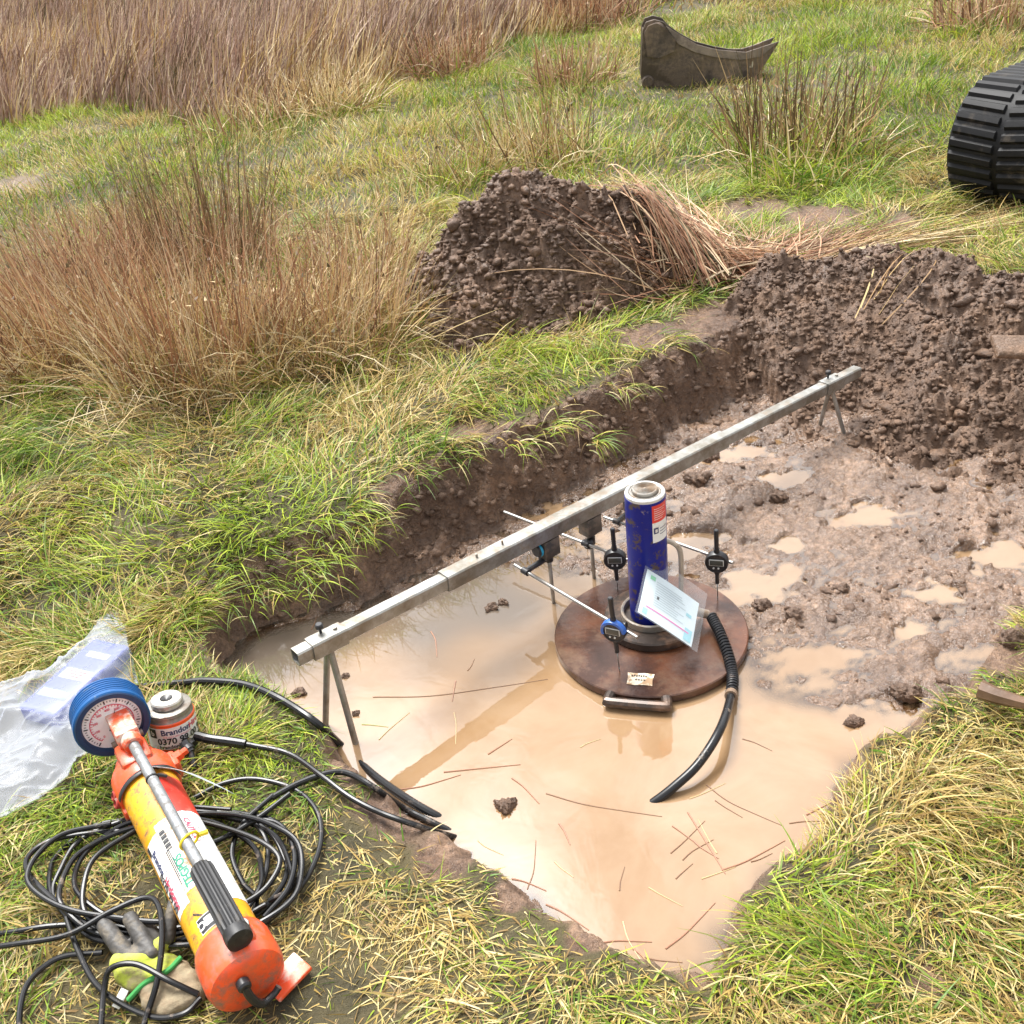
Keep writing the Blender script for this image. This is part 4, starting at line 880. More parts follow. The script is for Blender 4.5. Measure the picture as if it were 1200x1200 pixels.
# left-rear stand and its rod
for (bpx, a_px, K, extra, label, bc) in ((640, (603, 662), K3, .075, 'magnetic stand holding the rod of the blue bezelled gauge', (.02, .28, .45)),
                                         (690, (591, 600), K1, .045, 'magnetic stand holding the rod of the black gauge left of the jack', None),
                                         (742, (708, 606), K2, .05, 'magnetic stand hidden behind the jack holding the rod of the right gauge', None)):
    s, base = stand(bpx, 0, 0, None, None, K, label, None)
    end_a = at(a_px[0], a_px[1], K.z); d = (K - end_a).normalized()
    rod(end_a, K + d * extra, .0052, 'cross_rod', s)
    # point of the rod nearest the block axis: clamp sits there, post runs from block to the ground
    t = max(0.05, min((K - end_a).length - .05, (base - end_a).dot(d))); cp = end_a + d * t
    pb = Vector((cp.x, cp.y, 0)) + Vector((0, 0, 0)); off = bside * .016
    pz0 = base - BUP * .06; foot = Vector((pz0.x, pz0.y, WATER_Z - .06))
    mb = MB(); mb.tube([pz0, foot], .0062, 10); mb.build('post', M_dullsteel, s)
    mid = Vector((pz0.x, pz0.y, cp.z)); mb = MB(); mb.tube([mid - BUP * .014, mid + BUP * .014], .0125, 14)
    if (cp - mid).length > .01: mb.tube([mid, cp], .009, 10); mb.tube([cp - d * .012, cp + d * .012], .0105, 12)
    cl = mb.build('swivel_clamp', M_black, s)
    mb = MB(); kd = (-_r.copy() if bc else -_r * .3 - _f * .6); kd.z = 0; kd.normalize(); mb.lathe([(0, 0), (.012, 0), (.017, .003), (.017, .014), (.014, .018), (0, .018)], frame(mid + kd * .013 - BUP * .002, kd), 12); mb.build('knob', M_black, cl)
    if bc:
        mb = MB(); sdk = -bside * 0 - bdir; q = base - BUP * .030 - bdir * .03; mb.lathe([(0, 0), (.019, 0), (.021, .003), (.021, .015), (.018, .018), (0, .018)], frame(q, sdk), 20); kk = mb.build('switch_knob', M_black, s)
        mb = MB(); mb.lathe([(.0213, .004), (.0218, .0055), (.0218, .0105), (.0213, .012)], frame(q, sdk), 20); mb.build('blue_band', mat('blue_band', bc, .4), kk)

# ================================================================== HAND PUMP
def gz(px, py, lift=0.0):
    """point on the grass under a photo pixel, lifted"""
    z = -.1
    for _ in range(6): p = at(px, py, z + lift); z = max(tz(p.x, p.y), WATER_Z - .03)
    return at(px, py, z + lift)
PR = .066
H0 = gz(166, 905, PR + .012); H1 = gz(287, 1142, PR + .012)
pax = (H1 - H0); pax.z = 0; PL = pax.length; pax.normalize(); zmid = (H0.z + H1.z) / 2; H0 = Vector((H0.x, H0.y, zmid))
PM = frame(H0, pax, (0, 0, 1)); pside = Vector((pax.y, -pax.x, 0)) * 1.0        # towards the viewer's left is +y of the frame
PSY = (PM.to_3x3() @ Vector((0, 1, 0)))
pump = thing('hand_pump', (H0.x + pax.x * PL / 2, H0.y + pax.y * PL / 2, zmid - PR), 'orange and yellow hydraulic hand pump lying on the grass among black hose', 'hand pump')
def PP(x, y, z): return PM @ Vector((x, y, z))          # x up, y viewer's left, z along the barrel towards the viewer
mb = MB(); mb.lathe([(0, .05), (PR, .05), (PR, PL - .04), (0, PL - .04)], PM, 56); barrel = mb.build('barrel', M_yellow, pump)
# head casting
mb = MB(); mb.lathe([(0, -.055), (.040, -.055), (.052, -.045), (.056, -.02), (.070, -.005), (.074, .004), (.074, .066), (.071, .072), (.0665, .073)], PM, 48)
mb.box(PM @ Matrix.Translation((.045, .0, -.005)), (.07, .075, .085), .012); mb.box(PM @ Matrix.Translation((-.01, -.062, .01)), (.055, .05, .06), .012); mb.box(PM @ Matrix.Translation((-.035, .052, .05)), (.06, .045, .085), .01)
head = mb.build('pump_head', M_orange, pump)
mb = MB(); mb.lathe([(.0735, .068), (.0755, .071), (.0755, .080), (.0735, .083)], PM, 48, a0=-1.35, a1=1.25); mb.build('strap', M_black, pump)
for yy, zz in ((.078, .028), (.080, .055)):
    mb = MB(); mb.lathe([(0, 0), (.013, 0), (.013, .018), (.009, .020), (.009, .012), (0, .012)], frame(PP(-.005, yy - .016, zz), PSY + Vector((0, 0, .5))), 16); mb.build('port', mat('red_cap', (.35, .04, .03), .5, dirt=(.2, .15, .12), dirt_amt=.4, dscale=40), head)
mb = MB(); mb.lathe([(0, 0), (.016, 0), (.014, .018), (.010, .021), (.010, .034), (0, .036)], frame(PP(.005, -.08, .006), -PSY + Vector((0, 0, .25))), 6); mb.build('hex_fitting', M_orange, head)
# base casting, its round end faces the viewer
mb = MB(); mb.lathe([(.0665, PL - .075), (.073, PL - .070), (.077, PL - .055), (.078, PL + .005), (.073, PL + .022), (.060, PL + .032), (.03, PL + .037), (0, PL + .038)], PM, 48)
mb.box(PM @ Matrix.Translation((.062, -.028, PL - .022)), (.034, .035, .05), .012)
base = mb.build('pump_base', M_orange, pump)
mb = MB(); mb.lathe([(0, 0), (.013, 0), (.013, .030), (.011, .033), (0, .033)], frame(PP(.073, -.028, PL - .028), PM.to_3x3() @ Vector((1, -.1, .35))), 14); mb.build('plug_bolt', M_steel, base)
mb = MB(); mb.box(PM @ Matrix.Translation((-.066, -.070, PL + .012)) @ Matrix.Rotation(.10, 4, 'Z') @ Matrix.Rotation(.25, 4, 'X'), (.010, .085, .058), .003); mb.build('foot_plate', M_orangeworn, pump)
e0 = PP(.028, .012, PL + .040); 
mb = MB(); mb.lathe([(0, 0), (.0135, 0), (.0135, .014), (.010, .018), (0, .018)], frame(e0, pax), 16); mb.tube(smooth_path([e0 + pax * .012, PP(.005, .010, PL + .058), PP(-.022, .002, PL + .060), PP(-.036, -.010, PL + .058), PP(-.034, -.032, PL + .054), PP(-.026, -.045, PL + .052)], 5), [.0085] * 16 + [.007] * 10, 10); mb.build('release_lever', M_black, base)
# lever socket, handle tube and grip
HX = .094; hy0, hy1 = -.006, -.014
hd0, hd1 = PP(HX + .004, hy0, -.055), PP(HX + .004, hy1, PL + .012); hdir = (hd1 - hd0).normalized(); HM = frame(hd0, hdir, PM.to_3x3() @ Vector((1, 0, 0)))
mb = MB(); mb.box(HM @ Matrix.Translation((.002, .002, -.018)), (.05, .054, .11), .006); mb.lathe([(.0125, .036), (.0125, .062), (.0205, .062), (.0235, .058), (.0245, .03), (.0, .03)], HM, 24)
sock = mb.build('lever_socket', M_orangeworn, pump)
mb = MB(); mb.box(HM @ Matrix.Translation((-.035, .024, -.03)), (.075, .010, .05), .004); mb.box(HM @ Matrix.Translation((-.035, -.022, -.03)), (.075, .010, .05), .004); mb.build('pivot_lug', M_orange, pump)
mb = MB(); mb.tube([HM @ Vector((-.045, -.036, -.028)), HM @ Vector((-.045, .040, -.028))], .008, 12); mb.build('pivot_pin', M_dullsteel, pump)
HL = (hd1 - hd0).length; gs = HL * .70
mb = MB(); mb.tube([HM @ Vector((0, 0, .0)), HM @ Vector((0, 0, gs + .02))], .0125, 20); tubeo = mb.build('handle_tube', M_tube, pump)
mb = MB(); vs = []; fs = []; NG_ = 48; prof = [(.0175, gs), (.0225, gs + .006), (.0240, gs + .02), (.0240, HL - .03), (.0255, HL - .026), (.0265, HL - .012), (.0255, HL - .002), (.020, HL)]
for j, (rr, zz) in enumerate(prof):
    for i in range(NG_):
        a = 2 * math.pi * i / NG_; gr = (-.0022 if (i % 4) in (0, 1) else .0008) if 1 <= j <= 3 else 0; vs.append(HM @ Vector(((rr + gr) * math.cos(a), (rr + gr) * math.sin(a), zz)))
for j in range(len(prof) - 1):
    for i in range(NG_): fs.append((j * NG_ + i, j * NG_ + (i + 1) % NG_, (j + 1) * NG_ + (i + 1) % NG_, (j + 1) * NG_ + i))
fs.append(tuple((len(prof) - 1) * NG_ + i for i in range(NG_))); mb.add(vs, fs); mb.lathe([(0, HL + .0005), (.013, HL + .0005), (.014, HL - .004)], HM, 20)
mb.build('grip', mat('black_grip', (.013, .013, .014), .5, dirt=(.08, .07, .06), dirt_amt=.2, dscale=30), tubeo, sharp=28)
mb = MB(); mb.lathe([(.0128, 0), (.0148, .001), (.0148, .005), (.0128, .006)], frame(HM @ Vector((0, 0, HL * .27)), hdir), 20); mb.tube([HM @ Vector((.002, -.014, HL * .27)), HM @ Vector((-.012, -.030, HL * .275))], .004, 6); mb.build('cable_tie', M_black, tubeo)
mb = MB(); loop = []
for i in range(25):
    a = 2 * math.pi * i / 24; loop.append(HM @ Vector((.0165 * math.cos(a) - .002, .021 * math.sin(a) - .006, HL * .585 + .006 * math.sin(a))))
mb.tube(loop, .0032, 8); q = HM @ Vector((-.004, -.028, HL * .58)); mb.tube([q, q - PSY * .018 + Vector((0, 0, -.004))], .0055, 8); mb.build('yellow_tie', M_yelband, pump)
# labels on the barrel (angles: 0 on top, + to the viewer's left)
ER = PR + .0006
mb = MB(); patch_wrap(mb, PM, ER, .52, 1.24, PL * .40, PL * .735, 0, 12, .0015); l1 = mb.build('hire_label', M_white, barrel)
mb = MB(); patch_wrap(mb, PM, ER + .0012, 1.04, 1.19, PL * .405, PL * .405 + .026, 2, 5)
text_wrap(mb, 'Brandon', .021, PM, ER + .0012, 0.95, PL * .500, 1, 1, .0005); text_wrap(mb, 'HireStation', .020, PM, ER + .0012, 0.945, PL * .645, 1, 3, .0004)
text_wrap(mb, 'www.brandonhirestation.com', .0075, PM, ER + .0012, .77, PL * .565, 1, 1); text_wrap(mb, '0370 99 00', .025, PM, ER + .0012, 1.135, PL * .625, 1, 4, .0006)
mb.build('lettering', [M_white, M_navy, M_text, M_redtext, M_text], l1)
mb = MB(); patch_wrap(mb, PM, ER + .0004, .02, .50, PL * .37, PL * .70, 0, 10, .0015); l2 = mb.build('supplier_label', mat('worn_label', (.74, .72, .66), .5, dirt=(.42, .28, .16), dirt_amt=.40, dscale=22, dsharp=.03), barrel)
mb = MB(); text_wrap(mb, 'TEGPOS', .026, PM, ER + .0016, .24, PL * .615, -1, 0, .0008)
for k in range(14): 
    z0_ = PL * .405 + k * .0048; patch_wrap(mb, PM, ER + .0016, .24, .44, z0_, z0_ + (.0016 + .0014 * (k * 7 % 3)), 1, 4)
for k in range(3): patch_wrap(mb, PM, ER + .0016, .50 - k * .05, .47 - k * .05, PL * .50, PL * .66 - k * .02, 1, 3)
mb.build('lettering', [M_green, M_text], l2)
mb = MB(); patch_wrap(mb, PM, ER, -1.35, -.32, PL * .16, PL * .36, 1, 12); patch_wrap(mb, PM, ER, -1.35, -.30, PL * .36, PL * .80, 0, 12, .002); l3 = mb.build('safety_label', [M_white, M_red], barrel)
mb = MB(); text_wrap(mb, 'CAUTION', .018, PM, ER + .0012, -.52, PL * .46, 1, 0, .0004); text_wrap(mb, 'READ INSTRUCTIONS', .008, PM, ER + .0012, -.66, PL * .50, 1, 1); text_wrap(mb, 'BEFORE USE', .008, PM, ER + .0012, -.80, PL * .48, 1, 1); mb.build('lettering', [M_redtext, M_text], l3)
mb = MB(); patch_wrap(mb, PM, ER + .0003, -.05, .62, PL * .815, PL * .875, 0, 10); l4 = mb.build('maker_plate', M_white, barrel)
mb = MB(); patch_wrap(mb, PM, ER + .0009, -.03, .60, PL * .818, PL * .872, 0, 10); patch_wrap(mb, PM, ER + .0014, .08, .38, PL * .828, PL * .860, 1, 6); text_wrap(mb, 'C', .026, PM, ER + .0016, .50, PL * .845, 0, 1, .0008); mb.build('lettering', [M_text, M_white], l4)
# a black scuff on the yellow paint
mb = MB(); random.seed(3); pts = [(.62 - i * .028 + random.uniform(-.01, .01), PL * .785 + i * .0022) for i in range(18)]
for i, (a, z) in enumerate(pts[:-1]): patch_wrap(mb, PM, ER, pts[i + 1][0], a, z - random.uniform(.0015, .004), z + random.uniform(.001, .0035), 0, 2)
mb.build('scuff', M_text, barrel)
# small plastic sleeve taped to the barrel, its corner sticking out to the right
mb = MB(); tpth = smooth_path([PP(.072, -.012, .07), PP(.080, -.035, .10), PP(.078, -.075, .145), PP(.060, -.115, .20), PP(.035, -.150, .245)], 6); tn = len(tpth); vs = []
for i, p in enumerate(tpth):
    w_ = .030 * math.sin(math.pi * min(1, .12 + .88 * i / (tn - 1))) + .0008; cr_ = PM.to_3x3() @ Vector((.75, .45, .35)); vs += [p - cr_ * w_ * .9, p + PM.to_3x3() @ Vector((.006, .004, 0)), p + cr_ * w_ * .6]
mb.add(vs, [(3 * i + k, 3 * i + k + 1, 3 * i + k + 4, 3 * i + k + 3) for i in range(tn - 1) for k in (0, 1)]); mb.build('tag_sleeve', mat('pale_tag', (.42, .47, .50), .35, var=.25, vscale=30), pump)
# pressure gauge standing on the head
GC = PP(.098, .012, -.128); GD = (pax * 1.0 + Vector((-.05, -.05, .10))).normalized(); GM = frame(GC, GD, (0, 0, 1))
mb = MB(); gp = [(0, -.048), (.084, -.048), (.088, -.046)]; GS = .95; GM = GM @ Matrix.Scale(GS, 4)
for k in range(6): z = -.045 + k * .0105; gp += [(.0905, z), (.0935, z + .002), (.0935, z + .0065), (.0905, z + .0085)]
gp += [(.094, .018), (.094, .030), (.090, .034)]; mb.lathe(gp, GM, 72); gauge = mb.build('gauge_boot', M_bluerub, pump)
mb = MB(); mb.lathe([(.091, .0335), (.088, .0365), (.077, .0365), (.073, .030), (.072, .024)], GM, 72); mb.build('bezel', M_navyrub, gauge)
mb = MB(); mb.lathe([(0, .0245), (.0725, .0245)], GM, 64); face = mb.build('face', M_gaugeface, gauge)
mb = MB()
def gpt(a, rr, z=.0262): return GM @ Vector((rr * math.cos(a), rr * math.sin(a), z))
GA = lambda f: -math.radians(-135 + 270 * f)          # angle measured from the top, clockwise for the viewer
for k in range(41):
    a = GA(k / 40); w_ = .0009 if k % 4 else .0016; r0, r1 = (.062, .067) if k % 4 else (.059, .069); s_ = Vector((-math.sin(a), math.cos(a), 0))
    p0, p1 = Vector((r0 * math.cos(a), r0 * math.sin(a), .0262)), Vector((r1 * math.cos(a), r1 * math.sin(a), .0262)); mb.add([GM @ (p0 - s_ * w_), GM @ (p1 - s_ * w_), GM @ (p1 + s_ * w_), GM @ (p0 + s_ * w_)], [(0, 1, 2, 3)], 0)
arc = [(gpt(GA(i / 60), .0525), gpt(GA(i / 60), .0545)) for i in range(61)]; mb.add([p for ab in arc for p in ab], [(2 * i, 2 * i + 2, 2 * i + 3, 2 * i + 1) for i in range(60)], 1)
for k in range(33):
    a = GA(k / 32); s_ = Vector((-math.sin(a), math.cos(a), 0)) * (.0007 if k % 4 else .0013); p0, p1 = Vector((.0475 * math.cos(a), .0475 * math.sin(a), .0262)), Vector((.0525 * math.cos(a), .0525 * math.sin(a), .0262)); mb.add([GM @ (p0 - s_), GM @ (p1 - s_), GM @ (p1 + s_), GM @ (p0 + s_)], [(0, 1, 2, 3)], 1)
gr_ = (GM.to_3x3() @ Vector((0, -1, 0))); TM = lambda a, rr: frame(gpt(a, rr, .0264), GD, gr_)
for k in range(9): text_flat(mb, str(k * 100), .0085, TM(GA(k / 8), .041), 1, .0002)
text_flat(mb, 'bar', .011, frame(GM @ Vector((.020, 0, .0264)), GD, gr_), 0, .0002)
mb.build('dial_marks', [M_text, M_redtext], face)
mb = MB(); na = GA(.60); nt_, nl = Vector((math.cos(na), math.sin(na), 0)), Vector((-math.sin(na), math.cos(na), 0))
mb.add([GM @ (nl * .004 - nt_ * .022 + Vector((0, 0, .028))), GM @ (-nl * .004 - nt_ * .022 + Vector((0, 0, .028))), GM @ (-nl * .0028 + Vector((0, 0, .028))), GM @ (nt_ * .045 + Vector((0, 0, .028))), GM @ (nl * .0028 + Vector((0, 0, .028)))], [(0, 1, 2, 3, 4)])
mb.lathe([(0, .031), (.006, .031), (.0065, .026)], GM, 16); mb.build('needle', M_text, face)
mb = MB(); mb.tube([GM @ Vector((-.08, 0, .0)), PP(.035, .0, -.045)], .013, 12); mb.build('gauge_stem', M_dullsteel, pump)

# ================================================================== ORANGE LOAD CELL
LB = gz(205, 868, 0.0); LT = at_depth(194, 815, (LB - CAM).dot(_f) - .055); ld = (LT - LB).normalized(); LM = frame(LB, ld, (1, 0, 0)); LR = .062; LH = .125
lc = thing('load_cell', LB, 'squat orange cylinder with a white phone number label beside the blue gauge', 'load cell')
mb = MB(); mb.lathe([(0, 0), (LR - .004, 0), (LR, .004), (LR, LH * .70), (LR - .003, LH * .72)], LM, 56); lbody = mb.build('body', M_orange, lc)
mb = MB(); mb.lathe([(LR - .002, LH * .715), (LR - .004, LH * .74), (LR - .005, LH * .80), (LR - .003, LH * .82), (LR - .004, LH * .88), (LR - .009, LH * .90), (0, LH * .90)], LM, 48); mb.build('collar', mat('grey_collar', (.30, .28, .25), .4, .6, var=.25, vscale=30, dirt=(.16, .12, .09), dirt_amt=.4, dscale=25), lc)
mb = MB(); mb.lathe([(.036, LH * .90), (.037, LH * .915), (.040, LH * .93), (.040, LH * 1.02), (.037, LH * 1.05), (.016, LH * 1.05), (.012, LH * 1.02), (0, LH * 1.0)], LM, 40); tc2 = mb.build('loading_button', mat('worn_button', (.50, .48, .44), .4, .6, var=.2, vscale=30, dirt=(.22, .17, .12), dirt_amt=.3, dscale=40), lc)
mb = MB(); mb.lathe([(0, LH * 1.012), (.013, LH * 1.045), (.0155, LH * 1.053), (.0155, LH * 1.056)], LM, 24); mb.build('hole', M_black, tc2)
va = math.atan2((LM.inverted() @ CAM).y, (LM.inverted() @ CAM).x); LE = LR + .0007
mb = MB(); patch_wrap(mb, LM, LE, va - 1.25, va + 1.45, LH * .14, LH * .64, 0, 24); ll = mb.build('hire_label', M_white, lbody)
mb = MB(); tcn = va + .22
patch_wrap(mb, LM, LE + .001, va - 1.0, va - .68, LH * .41, LH * .62, 2, 6); text_wrap(mb, 'b', .020, LM, LE + .0018, va - .84, LH * .515, 0, 3, .0005)
text_wrap(mb, 'Brandon', .0225, LM, LE + .001, tcn - .10, LH * .535, 0, 0, .0006); text_wrap(mb, 'Hire', .0225, LM, LE + .001, tcn + .77, LH * .535, 0, 1, .0005)
text_wrap(mb, 'THE WAY HIRE SHOULD BE', .0062, LM, LE + .001, tcn - .05, LH * .43, 0, 1); text_wrap(mb, '0370 99 00 99', .0245, LM, LE + .001, tcn + .22, LH * .325, 0, 2, .0007); text_wrap(mb, 'brandonhirestation.com', .0145, LM, LE + .001, tcn + .25, LH * .195, 0, 2, .0004)
mb.build('lettering', [M_navy, M_redtext, M_text, M_white], ll)
cq = LB + Vector((math.cos(-.75), math.sin(-.75), 0)) * (LR + .006) + Vector((0, 0, .03))
mb = MB(); mb.tube([cq - Vector((math.cos(-.75), math.sin(-.75), 0)) * .02, cq + Vector((.02, -.012, 0))], .012, 12); mb.build('cable_socket', M_black, lc)
# black coupler dangling by the pump head
mb = MB(); kq = gz(222, 878, .028); mb.tube([kq + Vector((-.012, .01, .016)), kq + Vector((.006, -.012, 0))], .0125, 10); mb.tube([kq + Vector((.006, -.012, 0)), kq + Vector((.016, -.045, -.02))], .008, 10); mb.lathe([(0, 0), (.016, 0), (.016, .012), (0, .012)], frame(kq + Vector((-.004, .0, .006)), (.4, -.5, -.2)), 12)
o = mb.build('hose_coupler', M_black, None, kq); tag(o, 'small black coupler hanging beside the orange pump head', 'coupler')

# ================================================================== HOSES ON THE GRASS
def hose(name, label, pts, rad, mtl, lifts, cat='hose', nseg=10, parent=None):
    P = [gz(a, b, l + .006) for (a, b), l in zip(pts, lifts)]
    p = smooth_path(P, nseg); m = MB(); m.tube(p, rad, 10)
    if parent: return m.build(name, mtl, parent)
    o = m.build(name, mtl, None, P[0]); tag(o, label, cat); return o
HR = .0078
hose('muddy_cable', 'thick muddy black cable running along the pit edge from behind the load cell', [(150, 806), (215, 800), (245, 798), (290, 803), (330, 820), (372, 848), (402, 876), (440, 910), (480, 938), (515, 958), (545, 972)], .0105, M_rubber, [.006, .008, .012, .012, .012, .012, .014, .012, .01, .0, -.03])
lp = [gz(226, 866, .035), gz(250, 866, .03)]
cab = thing('load_cell_cable', gz(300, 876, 0), 'black cable leaving the orange load cell and sagging into the pit corner', 'cable')
hose('cable', '', [(236, 864), (262, 868), (298, 874), (340, 884), (378, 910), (410, 934), (445, 952), (490, 968), (536, 982)], .0070, M_rubber, [.034, .03, .022, .02, .02, .02, .016, .010, .004], parent=cab)
hose('cable_sleeve', '', [(230, 862), (246, 866), (268, 869), (288, 872)], .0125, M_rubber, [.036, .034, .029, .025], parent=cab)
hose('pit_hose', 'black hose slipping from the coil over the bare mud into the pit corner', [(318, 935), (350, 918), (385, 906), (410, 907), (440, 924), (475, 948), (505, 963), (532, 976)], HR, M_rubber, [.02, .014, .012, .012, .012, .01, .006, .004])
coil = thing('hose_coil', gz(220, 1040, 0), 'tangled coil of thin black hydraulic hose on the grass under the pump', 'hose coil')
random.seed(12)
def ell(cx, cy, rx, ry, n, a0, a1, tilt=0, jx=4):
    out = []
    for i in range(n + 1):
        a = math.radians(a0 + (a1 - a0) * i / n); x = rx * math.cos(a); y = ry * math.sin(a); c, s = math.cos(tilt), math.sin(tilt); out.append((cx + x * c - y * s + random.uniform(-jx, jx), cy + x * s + y * c + random.uniform(-jx, jx)))
    return out
runs = []
runs.append(ell(205, 1020, 150, 72, 16, -60, 300, -.10)); runs.append(ell(200, 1028, 138, 78, 16, 0, 360, -.15)); runs.append(ell(215, 1022, 128, 66, 16, 40, 400, -.05)); runs.append(ell(190, 1032, 120, 70, 16, 90, 450, -.12)); runs.append(ell(225, 1030, 132, 76, 16, 150, 505, -.2)); runs.append(ell(180, 1020, 146, 62, 14, -80, 250, -.02))
runs.append([(228, 935), (262, 918), (300, 913), (345, 925), (371, 950), (376, 985), (362, 1025), (335, 1060), (305, 1085), (282, 1090)])
runs.append([(320, 932), (285, 965), (272, 1000), (285, 1035), (300, 1052), (296, 1075)]); runs.append([(255, 952), (290, 958), (312, 985), (312, 1020), (300, 1055)]); runs.append([(268, 980), (300, 962), (330, 968), (345, 1000), (338, 1040), (310, 1075)])
runs.append([(180, 975), (120, 975), (60, 985), (32, 1006), (38, 1030), (80, 1068), (118, 1090), (180, 1110)]); runs.append([(-30, 1112), (20, 1106), (80, 1095), (130, 1068), (170, 1052), (186, 1062), (190, 1100), (184, 1150), (172, 1190), (160, 1230)])
runs.append([(-30, 1098), (15, 1092), (60, 1085), (115, 1083), (150, 1088)]); runs.append([(22, 1230), (24, 1180), (36, 1148), (70, 1122), (120, 1116)]); runs.append([(78, 1075), (90, 1110), (110, 1150), (140, 1175), (180, 1192), (215, 1188), (235, 1170)]); runs.append([(118, 1210), (122, 1160), (130, 1135), (160, 1130), (200, 1150), (232, 1165)]); runs.append([(340, 930), (300, 960), (255, 985), (220, 995)])
for i, pts in enumerate(runs):
    lf = [max(.006, .010 + .0085 * (i % 6) * (1 if i < 10 else .7) + .006 * math.sin(k * 1.3 + i)) for k in range(len(pts))]
    if i in (11, 15): lf = [.02, .03, .045, .06, .075, .085, .08, .06, .03, .02][:len(pts)] if i == 11 else [.02, .03, .06, .07, .06, .03]
    hose('loop', '', pts, .0061, M_rubber, lf[:len(pts)], parent=coil)

# ================================================================== CLEAR BAG WITH A BLUE BOX
M_bag = bpy.data.materials.new('polythene'); M_bag.use_nodes = True
_n = M_bag.node_tree.nodes; _l = M_bag.node_tree.links; _b = _n['Principled BSDF']; _b.inputs['Base Color'].default_value = (.52, .55, .60, 1); _b.inputs['Roughness'].default_value = .25
_tl = _n.new('ShaderNodeBsdfTranslucent'); _tl.inputs['Color'].default_value = (.52, .55, .62, 1); _m1 = _n.new('ShaderNodeMixShader'); _m1.inputs[0].default_value = .35; _l.new(_b.outputs[0], _m1.inputs[1]); _l.new(_tl.outputs[0], _m1.inputs[2])
_tr = _n.new('ShaderNodeBsdfTransparent'); _m2 = _n.new('ShaderNodeMixShader'); _lw = _n.new('ShaderNodeLayerWeight'); _lw.inputs['Blend'].default_value = .35; _mr = _n.new('ShaderNodeMapRange'); _mr.inputs[3].default_value = .18; _mr.inputs[4].default_value = .88; _l.new(_lw.outputs['Facing'], _mr.inputs[0])
_l.new(_mr.outputs[0], _m2.inputs[0]); _l.new(_tr.outputs[0], _m2.inputs[1]); _l.new(_m1.outputs[0], _m2.inputs[2]); _l.new(_m2.outputs[0], _n['Material Output'].inputs['Surface'])
bx0, bx1 = min(p[0] for p in BO), max(p[0] for p in BO); by0, by1 = min(p[1] for p in BO), max(p[1] for p in BO)
bc_ = gz(92, 800, .03); bv = (gz(50, 838, .03) - gz(130, 762, .03)); bv.z = 0; bvn = bv.normalized(); bxs = Vector((-bvn.y, bvn.x, 0)); BL_, BW_, BH_ = bv.length * 1.1, .135, .06
bxo = thing('plastic_case', bc_ - Vector((0, 0, .03)), 'flat blue plastic case with pale labels seen inside the clear bag', 'case')
cM = frame(bc_ + Vector((0, 0, .0)), (0, 0, 1), bvn)
mb = MB(); mb.box(cM, (BL_, BW_, BH_), .012, 0, 3); mb.build('shell', mat('case_blue', (.03, .05, .34), .35, var=.1), bxo)
mb = MB(); mb.box(cM @ Matrix.Translation((-BL_ * .28, .01, BH_ / 2 + .0008)), (.022, .075, .0012)); mb.build('label', M_white, bxo)
mb = MB(); mb.box(cM @ Matrix.Translation((.0, .005, BH_ / 2 + .0008)), (.040, .095, .0012)); lq = mb.build('label', M_white, bxo); mb = MB()
for k in range(3): mb.box(cM @ Matrix.Translation((-.010 + k * .010, .005, BH_ / 2 + .0022)), (.004, .07 - .015 * k, .0006))
mb.build('lettering', M_red, lq)
mb = MB(); mb.box(cM @ Matrix.Translation((BL_ * .27, .0, BH_ / 2 + .0008)), (.030, .10, .0012)); mb.build('label', mat('blue_label', (.35, .42, .7), .4), bxo)
XB, YB = np.meshgrid(np.arange(bx0 - .02, bx1 + .02, .004), np.arange(by0 - .02, by1 + .02, .004)); dB = sdist(BO, XB, YB)
gB = terrain(XB, YB) + .015
inb = np.clip(-dB, 0, 1)
lx_ = (XB - bc_.x) * bvn.x + (YB - bc_.y) * bvn.y; ly_ = (XB - bc_.x) * bxs.x + (YB - bc_.y) * bxs.y
dbx = np.maximum(np.abs(lx_) - BL_ / 2, np.abs(ly_) - BW_ / 2); drape = (bc_.z + BH_ / 2 + .004 - gB) * sstep(.075, .004, dbx)
wr = lambda q: .55 * (1 - 1.6 * np.abs(fbm(XB * q + .7 * noise2(XB * 4, YB * 4, 402), YB * q, 2, 401))).clip(0, 1) ** 2.5
puff = .045 * sstep(0, .10, inb) * (1 + .7 * noise2(XB * 4, YB * 4, 403)) * sstep(-.02, .08, dbx) + .055 * wr(5.0) * sstep(0, .05, inb) * sstep(-.02, .06, dbx) + .010 * wr(16) * sstep(0, .03, inb) * sstep(-.03, .03, dbx) + .0015 * wr(20)
ZB = gB + np.maximum(drape, 0) + puff 
bag = thing('plastic_bag', (bc_.x - .08, bc_.y - .05, bc_.z - .03), 'crumpled clear polythene bag spread over a blue case on the grass', 'plastic bag')
link_mesh('upper_sheet', grid_mesh('upper_sheet', XB, YB, ZB, [M_bag], dB < 0), bag); link_mesh('lower_sheet', grid_mesh('lower_sheet', XB, YB, gB - .002, [M_bag], dB < 0), bag)

